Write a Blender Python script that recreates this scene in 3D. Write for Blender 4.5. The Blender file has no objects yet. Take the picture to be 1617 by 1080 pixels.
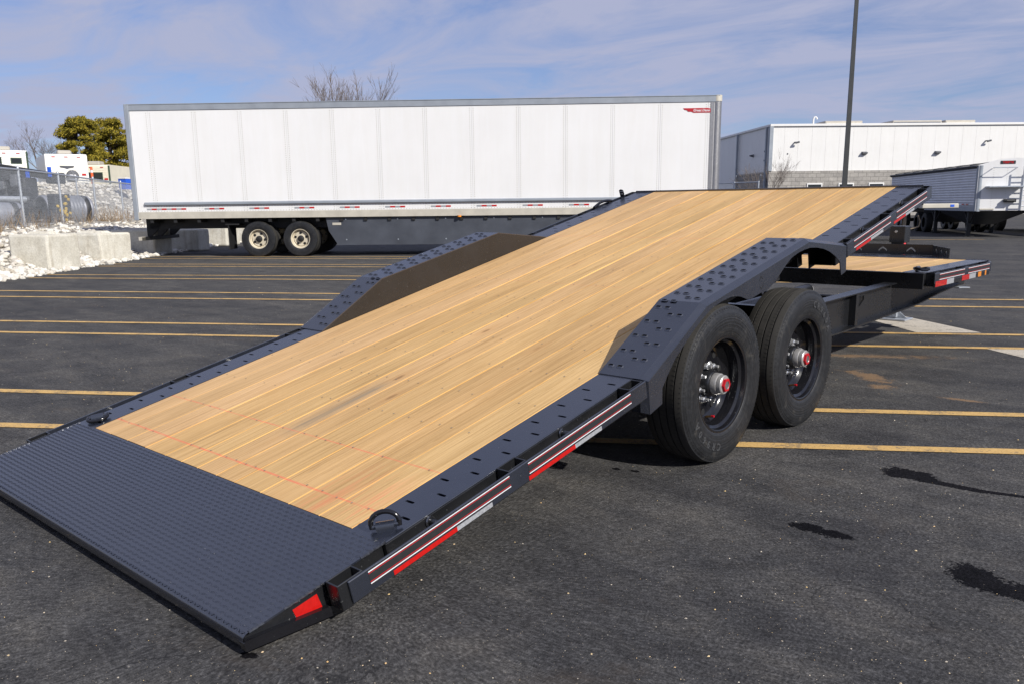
import bpy, bmesh, math, random
from math import sin, cos, pi, radians, atan2, sqrt
from mathutils import Vector, Matrix, Euler, noise

random.seed(7)
scene = bpy.context.scene
COL = scene.collection

# ------------------------------------------------------------------ camera
CAM_F, CAM_YAW, CAM_PITCH, CAM_ROLL = 1355.4429, 0.7418, 0.2060, -0.0112
CAM_POS = Vector((2.2016, -1.6101, 1.2287))
_f = Vector((-sin(CAM_YAW) * cos(CAM_PITCH), cos(CAM_YAW) * cos(CAM_PITCH), -sin(CAM_PITCH)))
_r0 = Vector((cos(CAM_YAW), sin(CAM_YAW), 0)); _u0 = _r0.cross(_f)
_r = _r0 * cos(CAM_ROLL) + _u0 * sin(CAM_ROLL)
_u = -_r0 * sin(CAM_ROLL) + _u0 * cos(CAM_ROLL)
cam_data = bpy.data.cameras.new('camera')
cam = bpy.data.objects.new('camera', cam_data); COL.objects.link(cam)
cam_data.sensor_fit = 'HORIZONTAL'; cam_data.sensor_width = 36.0
cam_data.lens = CAM_F / 1617.0 * 36.0
cam_data.shift_y = 66.0 / 1617.0
cam_data.clip_start = 0.05; cam_data.clip_end = 3000.0
m3 = Matrix((_r, _u, -_f)).transposed()
cam.matrix_world = Matrix.Translation(CAM_POS) @ m3.to_4x4()
scene.camera = cam

# ------------------------------------------------------------------ world, sun, exposure
SUN_DIR = Vector((1.42, -0.10, 1.0)).normalized()          # towards the sun
SUN_EL = math.asin(SUN_DIR.z); SUN_AZ = atan2(SUN_DIR.x, SUN_DIR.y)
world = bpy.data.worlds.new('World'); scene.world = world; world.use_nodes = True
wn = world.node_tree; wn.nodes.clear()
def wnode(t, **k):
    n = wn.nodes.new(t)
    for a, b in k.items(): setattr(n, a, b)
    return n
sky = wnode('ShaderNodeTexSky', sky_type='NISHITA'); sky.sun_disc = False
sky.sun_elevation = SUN_EL; sky.sun_rotation = SUN_AZ
sky.air_density = 1.0; sky.dust_density = 0.25; sky.ozone_density = 2.0; sky.altitude = 200
tc = wnode('ShaderNodeTexCoord')
sep = wnode('ShaderNodeSeparateXYZ'); wn.links.new(tc.outputs['Generated'], sep.inputs[0])
mz = wnode('ShaderNodeMath', operation='ADD'); mz.inputs[1].default_value = 0.10
wn.links.new(sep.outputs[2], mz.inputs[0])
mzm = wnode('ShaderNodeMath', operation='MAXIMUM'); mzm.inputs[1].default_value = 0.02
wn.links.new(mz.outputs[0], mzm.inputs[0])
dx_ = wnode('ShaderNodeMath', operation='DIVIDE'); dy_ = wnode('ShaderNodeMath', operation='DIVIDE')
wn.links.new(sep.outputs[0], dx_.inputs[0]); wn.links.new(mzm.outputs[0], dx_.inputs[1])
wn.links.new(sep.outputs[1], dy_.inputs[0]); wn.links.new(mzm.outputs[0], dy_.inputs[1])
cmb = wnode('ShaderNodeCombineXYZ'); wn.links.new(dx_.outputs[0], cmb.inputs[0]); wn.links.new(dy_.outputs[0], cmb.inputs[1])
mp = wnode('ShaderNodeMapping'); mp.inputs['Rotation'].default_value = (0, 0, radians(-38)); mp.inputs['Scale'].default_value = (0.62, 1.05, 1)
mp.inputs['Location'].default_value = (0.55, 0.35, 0)
wn.links.new(cmb.outputs[0], mp.inputs[0])
n1 = wnode('ShaderNodeTexNoise'); n1.inputs['Scale'].default_value = 1.5; n1.inputs['Detail'].default_value = 9; n1.inputs['Roughness'].default_value = 0.62; n1.inputs['Distortion'].default_value = 0.7
wn.links.new(mp.outputs[0], n1.inputs['Vector'])
rmp = wnode('ShaderNodeValToRGB'); rmp.color_ramp.elements[0].position = 0.34; rmp.color_ramp.elements[1].position = 0.58
rmp.color_ramp.elements[0].color = (0.30, 0.30, 0.30, 1); rmp.color_ramp.elements[1].color = (0.95, 0.95, 0.95, 1)
wn.links.new(n1.outputs[0], rmp.inputs[0])
mix = wnode('ShaderNodeMixRGB'); mix.inputs[2].default_value = (4.95, 5.3, 7.25, 1)
tint = wnode('ShaderNodeMixRGB', blend_type='MULTIPLY'); tint.inputs[0].default_value = 1.0; tint.inputs[2].default_value = (0.66, 0.80, 1.15, 1)
wn.links.new(sky.outputs[0], tint.inputs[1])
wn.links.new(rmp.outputs[0], mix.inputs[0]); wn.links.new(tint.outputs[0], mix.inputs[1])
bg = wnode('ShaderNodeBackground'); bg.inputs['Strength'].default_value = 0.072
wn.links.new(mix.outputs[0], bg.inputs['Color'])
wo = wnode('ShaderNodeOutputWorld'); wn.links.new(bg.outputs[0], wo.inputs['Surface'])

sun_data = bpy.data.lights.new('sun', 'SUN'); sun = bpy.data.objects.new('sun', sun_data); COL.objects.link(sun)
sun_data.energy = 4.7; sun_data.angle = radians(0.53); sun_data.color = (1.0, 0.955, 0.88)
sun.rotation_euler = (-SUN_DIR).to_track_quat('-Z', 'Y').to_euler()
sun.location = (8, 0, 12)

scene.render.engine = 'CYCLES'
vs = scene.view_settings
vs.view_transform = 'Standard'; vs.look = 'None'; vs.gamma = 1.0; vs.exposure = 0.28; vs.use_curve_mapping = False

# ------------------------------------------------------------------ materials
class NT:
    def __init__(s, name):
        s.m = bpy.data.materials.new(name); s.m.use_nodes = True
        s.t = s.m.node_tree; s.t.nodes.clear()
        s.out = s.n('ShaderNodeOutputMaterial'); s.b = s.n('ShaderNodeBsdfPrincipled')
        s.t.links.new(s.b.outputs[0], s.out.inputs['Surface'])
    def n(s, t, **k):
        nd = s.t.nodes.new(t)
        for a, b in k.items(): setattr(nd, a, b)
        return nd
    def l(s, a, b): s.t.links.new(a, b)
    def coord(s, scale=(1, 1, 1), kind='Object', rot=(0, 0, 0), loc=(0, 0, 0)):
        c = s.n('ShaderNodeTexCoord'); mpn = s.n('ShaderNodeMapping')
        mpn.inputs['Scale'].default_value = scale; mpn.inputs['Rotation'].default_value = rot; mpn.inputs['Location'].default_value = loc
        s.l(c.outputs[kind], mpn.inputs[0]); return mpn.outputs[0]
    def wcoord(s, scale=(1, 1, 1), rot=(0, 0, 0), loc=(0, 0, 0)):
        c = s.n('ShaderNodeNewGeometry'); mpn = s.n('ShaderNodeMapping')
        mpn.inputs['Scale'].default_value = scale; mpn.inputs['Rotation'].default_value = rot; mpn.inputs['Location'].default_value = loc
        s.l(c.outputs['Position'], mpn.inputs[0]); return mpn.outputs[0]
    def noise(s, vec, scale=5, detail=4, rough=0.55, dist=0.0):
        nd = s.n('ShaderNodeTexNoise'); nd.inputs['Scale'].default_value = scale; nd.inputs['Detail'].default_value = detail
        nd.inputs['Roughness'].default_value = rough; nd.inputs['Distortion'].default_value = dist
        if vec is not None: s.l(vec, nd.inputs['Vector'])
        return nd.outputs[0]
    def ramp(s, fac, stops):
        r = s.n('ShaderNodeValToRGB'); cr = r.color_ramp
        while len(cr.elements) < len(stops): cr.elements.new(0.5)
        for e, (p, c) in zip(cr.elements, stops):
            e.position = p
            if isinstance(c, (int, float)): c = (c, c, c)
            e.color = (c[0], c[1], c[2], 1)
        s.l(fac, r.inputs[0]); return r.outputs[0]
    def mixc(s, fac, a, b, mode='MIX'):
        x = s.n('ShaderNodeMixRGB', blend_type=mode)
        for i, v in ((0, fac), (1, a), (2, b)):
            if isinstance(v, (int, float)): x.inputs[i].default_value = v if i == 0 else (v, v, v, 1)
            elif isinstance(v, tuple): x.inputs[i].default_value = (v[0], v[1], v[2], 1)
            else: s.l(v, x.inputs[i])
        return x.outputs[0]
    def math(s, op, a, b=None, c=None, clamp=False):
        x = s.n('ShaderNodeMath', operation=op); x.use_clamp = clamp
        for i, v in ((0, a), (1, b), (2, c)):
            if v is None: continue
            if isinstance(v, (int, float)): x.inputs[i].default_value = v
            else: s.l(v, x.inputs[i])
        return x.outputs[0]
    def bump(s, h, strength=0.3, dist=0.01):
        b = s.n('ShaderNodeBump'); b.inputs['Strength'].default_value = strength; b.inputs['Distance'].default_value = dist
        s.l(h, b.inputs['Height']); s.l(b.outputs[0], s.b.inputs['Normal']); return b
    def set(s, color=None, rough=None, metal=None, spec=None, coat=None, coat_rough=None):
        for nm, v in (('Base Color', color), ('Roughness', rough), ('Metallic', metal), ('Specular IOR Level', spec), ('Coat Weight', coat), ('Coat Roughness', coat_rough)):
            if v is None: continue
            if isinstance(v, (int, float)): s.b.inputs[nm].default_value = v
            elif isinstance(v, tuple): s.b.inputs[nm].default_value = (v[0], v[1], v[2], 1)
            else: s.l(v, s.b.inputs[nm])
        return s.m

def simple(name, col, rough=0.5, metal=0.0, var=0.12, scale=8, bump=0.0, coat=None, spec=None, world_=False):
    t = NT(name)
    vec = t.wcoord() if world_ else t.coord()
    nz = t.noise(vec, scale, 5, 0.6)
    k = t.ramp(nz, [(0.25, 1 - var), (0.75, 1 + var * 0.6)])
    c = t.mixc(1.0, tuple(col), k, 'MULTIPLY')
    r = t.math('MULTIPLY_ADD', nz, 0.16, rough - 0.08)
    t.set(color=c, rough=r, metal=metal, coat=coat, spec=spec)
    if bump: t.bump(nz, bump, 0.004)
    return t.m

M = {}
def asphalt_material():
    t = NT('asphalt')
    P = t.wcoord()
    big = t.noise(t.wcoord((0.5, 0.5, 0.5)), 0.6, 5, 0.6, 0.4)
    # sealcoat streaks run along the stalls
    st = t.noise(t.wcoord((0.9, 5.0, 1), rot=(0, 0, -0.5626)), 0.55, 6, 0.62, 0.8)
    fine = t.noise(P, 95, 3, 0.7); mid = t.noise(P, 22, 4, 0.65)
    base = t.ramp(st, [(0.22, (0.026, 0.026, 0.029)), (0.45, (0.050, 0.0495, 0.0505)), (0.62, (0.080, 0.077, 0.074)), (0.80, (0.124, 0.115, 0.104))])
    base = t.mixc(0.40, base, t.ramp(big, [(0.3, (0.027, 0.027, 0.0295)), (0.7, (0.068, 0.066, 0.063))]))
    base = t.mixc(1.0, base, t.ramp(mid, [(0.3, 0.78), (0.7, 1.20)]), 'MULTIPLY')
    base = t.mixc(1.0, base, t.ramp(fine, [(0.32, 0.45), (0.5, 0.95), (0.68, 1.75)]), 'MULTIPLY')
    gr = t.noise(P, 48, 3, 0.75)
    base = t.mixc(1.0, base, t.ramp(gr, [(0.34, 0.66), (0.5, 1.0), (0.66, 1.42)]), 'MULTIPLY')
    mot = t.noise(P, 2.6, 6, 0.68, 0.6); mot2 = t.noise(P, 7.5, 5, 0.7)
    base = t.mixc(1.0, base, t.ramp(mot, [(0.30, (0.62, 0.62, 0.64)), (0.5, 1.0), (0.70, (1.32, 1.28, 1.20))]), 'MULTIPLY')
    base = t.mixc(1.0, base, t.ramp(mot2, [(0.30, (0.85, 0.84, 0.83)), (0.70, (1.14, 1.14, 1.14))]), 'MULTIPLY')
    base = t.mixc(t.ramp(t.noise(P, 1.7, 5, 0.7, 1.0), [(0.58, 0.0), (0.74, 0.30)]), base, (0.075, 0.057, 0.042))
    # hairline cracks
    cv = t.n('ShaderNodeTexVoronoi'); cv.feature = 'DISTANCE_TO_EDGE'; cv.inputs['Scale'].default_value = 0.55
    wv = t.n('ShaderNodeVectorMath', operation='ADD'); nv = t.n('ShaderNodeTexNoise'); nv.inputs['Scale'].default_value = 1.6; nv.inputs['Detail'].default_value = 6; t.l(P, nv.inputs['Vector'])
    t.l(P, wv.inputs[0]); t.l(nv.outputs['Color'], wv.inputs[1]); t.l(wv.outputs[0], cv.inputs['Vector'])
    ck = t.math('MULTIPLY', t.math('LESS_THAN', cv.outputs['Distance'], 0.0022), t.math('GREATER_THAN', t.noise(P, 0.8, 3, 0.6), 0.53))
    base = t.mixc(t.math('MULTIPLY', ck, 0.6), base, (0.012, 0.012, 0.013))
    # pale aggregate
    vo = t.n('ShaderNodeTexVoronoi'); vo.inputs['Scale'].default_value = 120; t.l(P, vo.inputs['Vector'])
    agg = t.math('LESS_THAN', vo.outputs['Distance'], 0.16)
    rnd = t.n('ShaderNodeSeparateColor'); t.l(vo.outputs['Color'], rnd.inputs[0])
    agg = t.math('MULTIPLY', agg, t.math('GREATER_THAN', rnd.outputs[0], 0.86))
    base = t.mixc(t.math('MULTIPLY', agg, 0.75), base, (0.36, 0.31, 0.23))
    sx = t.n('ShaderNodeSeparateXYZ'); t.l(P, sx.inputs[0])
    wob = t.math('ADD', t.math('MULTIPLY', t.noise(P, 9, 4, 0.7), 0.6), t.math('MULTIPLY', t.noise(P, 75, 3, 0.7), 0.4))
    def blob(cx, cy, a, b, ang, soft=0.30, wobble=0.9):
        dx = t.math('SUBTRACT', sx.outputs[0], cx); dy = t.math('SUBTRACT', sx.outputs[1], cy)
        u = t.math('ADD', t.math('MULTIPLY', dx, cos(ang) / a), t.math('MULTIPLY', dy, sin(ang) / a))
        w = t.math('ADD', t.math('MULTIPLY', dx, -sin(ang) / b), t.math('MULTIPLY', dy, cos(ang) / b))
        d = t.math('SQRT', t.math('ADD', t.math('MULTIPLY', u, u), t.math('MULTIPLY', w, w)))
        d = t.math('ADD', d, t.math('MULTIPLY_ADD', wob, wobble * 3.2, -1.6 * wobble))
        return t.math('MULTIPLY_ADD', d, -1.0 / soft, 1.0 / soft, clamp=True)
    wet = None
    for a in [(1.00, 2.385, .14, .085, -.15, .10, .7), (1.17, 2.345, .19, .035, -.02, .10, .6), (1.38, 2.362, .20, .022, .2, .1, .6),
              (0.93, 1.455, .075, .05, .2, .10, 1.1), (1.035, 1.455, .075, .042, -.2, .10, 1.1),
              (1.55, 1.385, .12, .085, -.5, .12, .9), (1.70, 1.36, .14, .07, .2, .12, .9),
              (-.07, 1.59, .022, .014, 0, .15, 1.4), (0.02, 1.62, .022, .014, 0, .15, 1.4), (.165, -.49, .028, .018, .4, .15, 1.2)]:
        bl = blob(*a); wet = bl if wet is None else t.math('MAXIMUM', wet, bl)
    base = t.mixc(t.math('MULTIPLY', wet, 0.95), base, t.mixc(1.0, base, (0.07, 0.07, 0.10), 'MULTIPLY'))
    sand = None
    for a in [(0.02, 4.55, .28, .10, -.65, .5, 1.6), (0.22, 4.24, .10, .09, 0, .6, 1.6), (0.74, 4.16, .13, .035, .1, .7, 1.3), (-.3, 5.35, .7, .10, .56, 1.0, 1.5)]:
        bl = blob(*a); sand = bl if sand is None else t.math('MAXIMUM', sand, bl)
    base = t.mixc(t.math('MULTIPLY', sand, 0.6), base, (0.28, 0.17, 0.085))
    t.set(color=base, rough=t.math('SUBTRACT', t.math('MULTIPLY_ADD', st, 0.25, 0.70), t.math('MULTIPLY', wet, 0.03)), spec=t.math('MULTIPLY_ADD', wet, -0.16, 0.22))
    h = t.math('ADD', fine, t.math('MULTIPLY', mid, 0.5))
    t.bump(t.math('ADD', h, t.math('MULTIPLY', gr, 0.6)), 0.6, 0.006)
    return t.m
M['asphalt'] = asphalt_material()

def paint_material(name, col, wear=0.5):
    t = NT(name); P = t.wcoord()
    a = t.noise(P, 40, 5, 0.7); b = t.noise(P, 6, 4, 0.6)
    w = t.math('GREATER_THAN', t.math('ADD', t.math('MULTIPLY', a, 0.6), t.math('MULTIPLY', b, 0.4)), 0.5 + 0.13 * (1 - wear) + 0.02)
    c = t.mixc(1.0, col, t.ramp(a, [(0.3, 0.72), (0.7, 1.12)]), 'MULTIPLY')
    c = t.mixc(t.math('MULTIPLY', w, 0.6), c, (0.10, 0.09, 0.08))
    t.set(color=c, rough=0.75, spec=0.3); t.bump(t.noise(P, 95, 3, 0.7), 0.4, 0.004)
    return t.m
M['yellow_paint'] = paint_material('yellow_line_paint', (0.60, 0.385, 0.14), 0.85)
M['white_paint'] = paint_material('white_road_paint', (0.52, 0.47, 0.39), 0.75)

STX, STS = -0.94, 0.68
def wood_material(name='pine_decking', edge=False):
    t = NT(name)
    oi = t.n('ShaderNodeObjectInfo'); rnd = oi.outputs['Random']
    c = t.n('ShaderNodeTexCoord'); sep = t.n('ShaderNodeSeparateXYZ'); t.l(c.outputs['Object'], sep.inputs[0])
    X, S = sep.outputs[0], sep.outputs[1]
    off = t.math('MULTIPLY', rnd, 37.0)
    def vec(sx, sy):
        v = t.n('ShaderNodeCombineXYZ'); t.l(t.math('MULTIPLY', X, sx), v.inputs[0]); t.l(t.math('MULTIPLY', S, sy), v.inputs[1]); t.l(off, v.inputs[2]); return v.outputs[0]
    g1 = t.noise(vec(26, 0.55), 1.0, 6, 0.62, 0.9)       # broad cathedral grain
    g2 = t.noise(vec(150, 1.6), 1.0, 4, 0.6, 0.25)        # fine streaks
    g3 = t.noise(vec(5.0, 0.9), 1.0, 3, 0.5)
    ring = t.n('ShaderNodeMath', operation='SINE'); t.l(t.math('MULTIPLY', g1, 46.0), ring.inputs[0])
    rg = t.math('MULTIPLY_ADD', ring.outputs[0], 0.5, 0.5)
    tone = t.ramp(rnd, [(0.0, (0.60, 0.395, 0.180)), (0.25, (0.62, 0.425, 0.198)), (0.5, (0.57, 0.37, 0.165)), (0.75, (0.62, 0.410, 0.210)), (1.0, (0.58, 0.385, 0.185))])
    dark = t.mixc(1.0, tone, (0.66, 0.58, 0.44), 'MULTIPLY')
    base = t.mixc(t.math('MULTIPLY', t.math('POWER', rg, 2.5), 0.42), tone, dark)
    base = t.mixc(1.0, base, t.ramp(g2, [(0.30, (0.66, 0.60, 0.50)), (0.44, (0.97, 0.96, 0.94)), (0.7, (1.08, 1.08, 1.06))]), 'MULTIPLY')
    base = t.mixc(1.0, base, t.ramp(g3, [(0.3, (0.86, 0.84, 0.80)), (0.7, (1.08, 1.06, 1.04))]), 'MULTIPLY')
    chk = t.noise(vec(90, 3.2), 1.0, 3, 0.6, 0.4)
    base = t.mixc(t.ramp(chk, [(0.70, 0.0), (0.80, 0.55)]), base, (0.22, 0.13, 0.06))
    # knots
    vo = t.n('ShaderNodeTexVoronoi'); vo.inputs['Scale'].default_value = 1.0
    kv = t.n('ShaderNodeCombineXYZ'); t.l(t.math('MULTIPLY', X, 6.5), kv.inputs[0]); t.l(t.math('MULTIPLY', S, 2.3), kv.inputs[1]); t.l(off, kv.inputs[2])
    t.l(kv.outputs[0], vo.inputs['Vector'])
    cr = t.n('ShaderNodeSeparateColor'); t.l(vo.outputs['Color'], cr.inputs[0])
    kd = t.math('ADD', vo.outputs['Distance'], t.math('MULTIPLY_ADD', t.noise(vec(60, 20), 1.0, 3), 0.08, -0.04))
    kn = t.math('MULTIPLY_ADD', kd, -1 / 0.05, 0.105 / 0.05, clamp=True)
    kn = t.math('MULTIPLY', kn, t.math('GREATER_THAN', cr.outputs[0], 0.66))
    halo = t.math('MULTIPLY', t.math('MULTIPLY_ADD', kd, -1 / 0.26, 1.2, clamp=True), t.math('GREATER_THAN', cr.outputs[0], 0.58))
    base = t.mixc(t.math('MULTIPLY', halo, 0.35), base, (0.46, 0.24, 0.09))
    base = t.mixc(t.math('MULTIPLY', kn, t.math('MULTIPLY_ADD', cr.outputs[2], 0.6, 0.15)), base, (0.14, 0.07, 0.03))
    # grey sap stain on one board, red chalk snapped over the joists
    def band(v, c0, hw, soft):
        return t.math('MULTIPLY_ADD', t.math('ABSOLUTE', t.math('SUBTRACT', v, c0)), -1 / soft, (hw + soft) / soft, clamp=True)
    stn = t.math('MULTIPLY', band(X, STX, 0.018, 0.035), band(S, STS, 0.20, 0.14))
    stn = t.math('MULTIPLY', stn, t.ramp(t.noise(vec(40, 1.2), 1.0, 4), [(0.36, 0.15), (0.58, 1.0)]))
    base = t.mixc(t.math('MULTIPLY', stn, 0.72), base, (0.20, 0.17, 0.125))
    br = t.noise(vec(14, 14), 1.0, 4, 0.7)
    ch = t.math('MULTIPLY', band(S, 0.118, 0.003, 0.004), 0.75)
    for s0, k in ((0.415, .6), (3.553, .35), (4.59, .28), (2.5, .16)):
        ch = t.math('MAXIMUM', ch, t.math('MULTIPLY', band(S, s0, 0.002, 0.004), k))
    ch = t.math('MULTIPLY', ch, t.ramp(br, [(0.3, 0.35), (0.6, 1.0)]))
    sm = t.math('MULTIPLY', t.math('MULTIPLY', band(X, -0.17, 0.10, 0.14), band(S, 0.13, 0.05, 0.22)), t.ramp(t.noise(vec(50, 2.5), 1.0, 4), [(0.45, 0.0), (0.75, 0.55)]))
    red = t.math('MAXIMUM', ch, sm)
    base = t.mixc(red, base, (0.72, 0.17, 0.095))
    # grading stamps: little black ink blocks
    sv = t.n('ShaderNodeTexVoronoi'); sv.inputs['Scale'].default_value = 1.0
    svv = t.n('ShaderNodeCombineXYZ'); t.l(t.math('MULTIPLY', X, 4.2), svv.inputs[0]); t.l(t.math('MULTIPLY', S, 1.6), svv.inputs[1]); t.l(t.math('MULTIPLY', off, 1.7), svv.inputs[2]); t.l(svv.outputs[0], sv.inputs['Vector'])
    sc_ = t.n('ShaderNodeSeparateColor'); t.l(sv.outputs['Color'], sc_.inputs[0])
    stm = t.math('MULTIPLY', t.math('LESS_THAN', sv.outputs['Distance'], 0.075), t.math('GREATER_THAN', sc_.outputs[1], 0.72))
    stm = t.math('MULTIPLY', stm, t.math('GREATER_THAN', t.noise(vec(170, 170), 1.0, 2), 0.56))
    base = t.mixc(t.math('MULTIPLY', stm, 0.55), base, (0.05, 0.045, 0.05))
    if edge: base = t.mixc(1.0, base, (1.07, 0.97, 0.72), 'MULTIPLY')
    t.set(color=base, rough=t.math('MULTIPLY_ADD', g2, 0.25, 0.52), spec=0.30)
    t.bump(t.math('ADD', g2, t.math('MULTIPLY', rg, 0.35)), 0.30, 0.0025)
    return t.m
M['wood'] = wood_material()
M['wood_edge'] = wood_material('pine_board_edge', True)

def powder_coat(name, col, rough=0.36, met=0.0, spec=0.6, dustk=0.22, ior=1.5):
    t = NT(name); v = t.coord()
    n = t.noise(v, 6, 5, 0.65); f = t.noise(v, 420, 2, 0.5); sc = t.noise(t.coord((9, 2.2, 9)), 4.0, 6, 0.75, 1.2)
    sp = t.noise(v, 55, 3, 0.6)
    c = t.mixc(1.0, col, t.ramp(n, [(0.3, 0.82), (0.7, 1.15)]), 'MULTIPLY')
    dust = t.ramp(sc, [(0.60, 0.0), (0.80, dustk)])
    c = t.mixc(dust, c, (0.13, 0.13, 0.135))
    fleck = t.math('GREATER_THAN', t.noise(v, 130, 2, 0.5), 0.74)
    c = t.mixc(t.math('MULTIPLY', fleck, 0.5), c, (0.20, 0.20, 0.20))
    r = t.math('ADD', t.math('MULTIPLY_ADD', n, 0.16, rough - 0.08), t.math('MULTIPLY', dust, 0.6))
    r = t.math('MULTIPLY_ADD', sp, 0.06, t.math('SUBTRACT', r, 0.03))
    t.set(color=c, rough=r, metal=met, spec=spec); t.b.inputs['IOR'].default_value = ior
    t.bump(t.math('ADD', t.math('MULTIPLY', f, 0.5), n), 0.10, 0.0012)
    return t.m
M['coat'] = powder_coat('charcoal_powder_coat', (0.0135, 0.0165, 0.026), 0.27, 0.0, 0.5, 0.22, 2.15)
M['coat_dark'] = powder_coat('black_powder_coat', (0.010, 0.0105, 0.012), 0.28, 0.0, 0.6, 0.14, 1.6)
M['coat_gloss'] = powder_coat('gloss_black_paint', (0.008, 0.008, 0.010), 0.14, 0.0, 0.6, 0.05)
M['weld'] = simple('weld_bead', (0.16, 0.165, 0.18), 0.26, 0.9, 0.4, 120)
M['black'] = simple('dark_void', (0.006, 0.006, 0.007), 0.8, 0, 0.1)
M['rubber_plain'] = simple('black_rubber', (0.012, 0.0115, 0.0115), 0.75, 0, 0.25, 30)
def rubber():
    t = NT('tyre_rubber'); c = t.n('ShaderNodeTexCoord'); sp = t.n('ShaderNodeSeparateXYZ'); t.l(c.outputs['Object'], sp.inputs[0])
    v = t.coord(); n = t.noise(v, 7, 5, 0.7); f = t.noise(v, 60, 4, 0.6)
    rad = t.math('SQRT', t.math('ADD', t.math('MULTIPLY', sp.outputs[1], sp.outputs[1]), t.math('MULTIPLY', sp.outputs[2], sp.outputs[2])))
    rv = t.n('ShaderNodeCombineXYZ'); t.l(t.math('MULTIPLY', rad, 150.0), rv.inputs[0]); t.l(t.math('MULTIPLY', n, 1.5), rv.inputs[1])
    ring = t.noise(rv.outputs[0], 1.0, 2, 0.5)
    c = t.ramp(n, [(0.25, (0.008, 0.0084, 0.0096)), (0.6, (0.0155, 0.0162, 0.018)), (0.85, (0.034, 0.032, 0.030))])
    c = t.mixc(1.0, c, t.ramp(f, [(0.3, 0.70), (0.7, 1.25)]), 'MULTIPLY')
    c = t.mixc(1.0, c, t.ramp(ring, [(0.3, 0.55), (0.65, 1.45)]), 'MULTIPLY')
    sm = t.noise(t.coord((1, 3, 3)), 4.5, 6, 0.75, 1.0)
    c = t.mixc(t.ramp(sm, [(0.55, 0.0), (0.75, 0.55)]), c, (0.085, 0.078, 0.068))
    t.set(color=c, rough=t.math('MULTIPLY_ADD', f, 0.22, 0.36), spec=0.40); t.bump(t.math('ADD', t.math('MULTIPLY', ring, 1.0), t.math('MULTIPLY', f, 0.4)), 0.7, 0.003)
    return t.m
M['rubber'] = rubber()
M['tread_rubber'] = simple('tread_rubber', (0.027, 0.025, 0.022), 0.8, 0, 0.35, 14)
M['letter_rubber'] = simple('raised_letter_rubber', (0.046, 0.047, 0.050), 0.5, 0, 0.2, 60)
M['chrome'] = simple('zinc_plated_steel', (0.74, 0.75, 0.77), 0.24, 0.75, 0.15, 50)
M['hubcap'] = simple('dull_cast_cap', (0.42, 0.41, 0.40), 0.42, 0.55, 0.25, 40)
M['alu'] = simple('brushed_aluminium', (0.42, 0.41, 0.40), 0.38, 0.9, 0.2, 30)
M['galv'] = simple('galvanised_steel', (0.46, 0.49, 0.53), 0.45, 0.6, 0.22, 20)
M['red'] = simple('red_anodised', (0.55, 0.012, 0.022), 0.3, 0.3, 0.1, 30)
M['reflector_red'] = simple('red_reflector', (0.46, 0.008, 0.006), 0.25, 0.0, 0.18, 60, coat=0.6)
M['tape_white'] = simple('white_reflective_tape', (0.33, 0.34, 0.36), 0.35, 0.1, 0.35, 140)
M['decal_white'] = simple('white_decal', (0.66, 0.66, 0.68), 0.4, 0, 0.08, 60)
M['decal_red'] = simple('red_decal', (0.42, 0.012, 0.02), 0.4, 0, 0.1, 60)
M['decal_black'] = simple('charcoal_decal', (0.022, 0.023, 0.025), 0.42, 0, 0.12, 40)
M['amber'] = simple('amber_lens', (0.75, 0.25, 0.02), 0.2, 0, 0.1, 40, coat=0.5)
M['brass'] = simple('brass', (0.55, 0.32, 0.12), 0.3, 1.0, 0.15, 60)
M['blue'] = simple('blue_plastic', (0.02, 0.10, 0.55), 0.4, 0, 0.15, 20)
def trailer_white(name, col):
    t = NT(name); v = t.coord()
    st = t.noise(t.coord((2.2, 2.2, 0.22)), 2.2, 6, 0.7, 0.6); n = t.noise(v, 0.9, 4, 0.6)
    c = t.mixc(1.0, col, t.ramp(st, [(0.3, (0.965, 0.96, 0.945)), (0.62, 1.0)]), 'MULTIPLY')
    c = t.mixc(1.0, c, t.ramp(n, [(0.3, 0.97), (0.7, 1.02)]), 'MULTIPLY')
    t.set(color=c, rough=0.38, spec=0.45); t.bump(t.noise(v, 1.6, 3, 0.5), 0.06, 0.02)
    return t.m
M['van_white'] = trailer_white('white_trailer_skin', (0.72, 0.72, 0.72))
M['van_cream'] = simple('weathered_cream_steel', (0.50, 0.47, 0.40), 0.55, 0.1, 0.2, 3)
M['van_grey'] = simple('grey_trailer_rail', (0.30, 0.33, 0.37), 0.45, 0.25, 0.15, 3)
M['rivet'] = simple('rivet_heads', (0.42, 0.40, 0.35), 0.5, 0.3, 0.1, 20)
M['skirt'] = simple('charcoal_side_skirt', (0.055, 0.062, 0.078), 0.5, 0, 0.3, 2.2)
M['rim_cream'] = simple('cream_wheel', (0.58, 0.52, 0.40), 0.45, 0.1, 0.2, 12)
M['chassis'] = simple('black_chassis', (0.016, 0.016, 0.017), 0.6, 0.2, 0.3, 6)
M['corrugated'] = simple('ribbed_trailer_aluminium', (0.68, 0.69, 0.72), 0.42, 0.05, 0.12, 1.5)
M['wall_white'] = trailer_white('white_wall_panel', (0.71, 0.705, 0.69))
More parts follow.
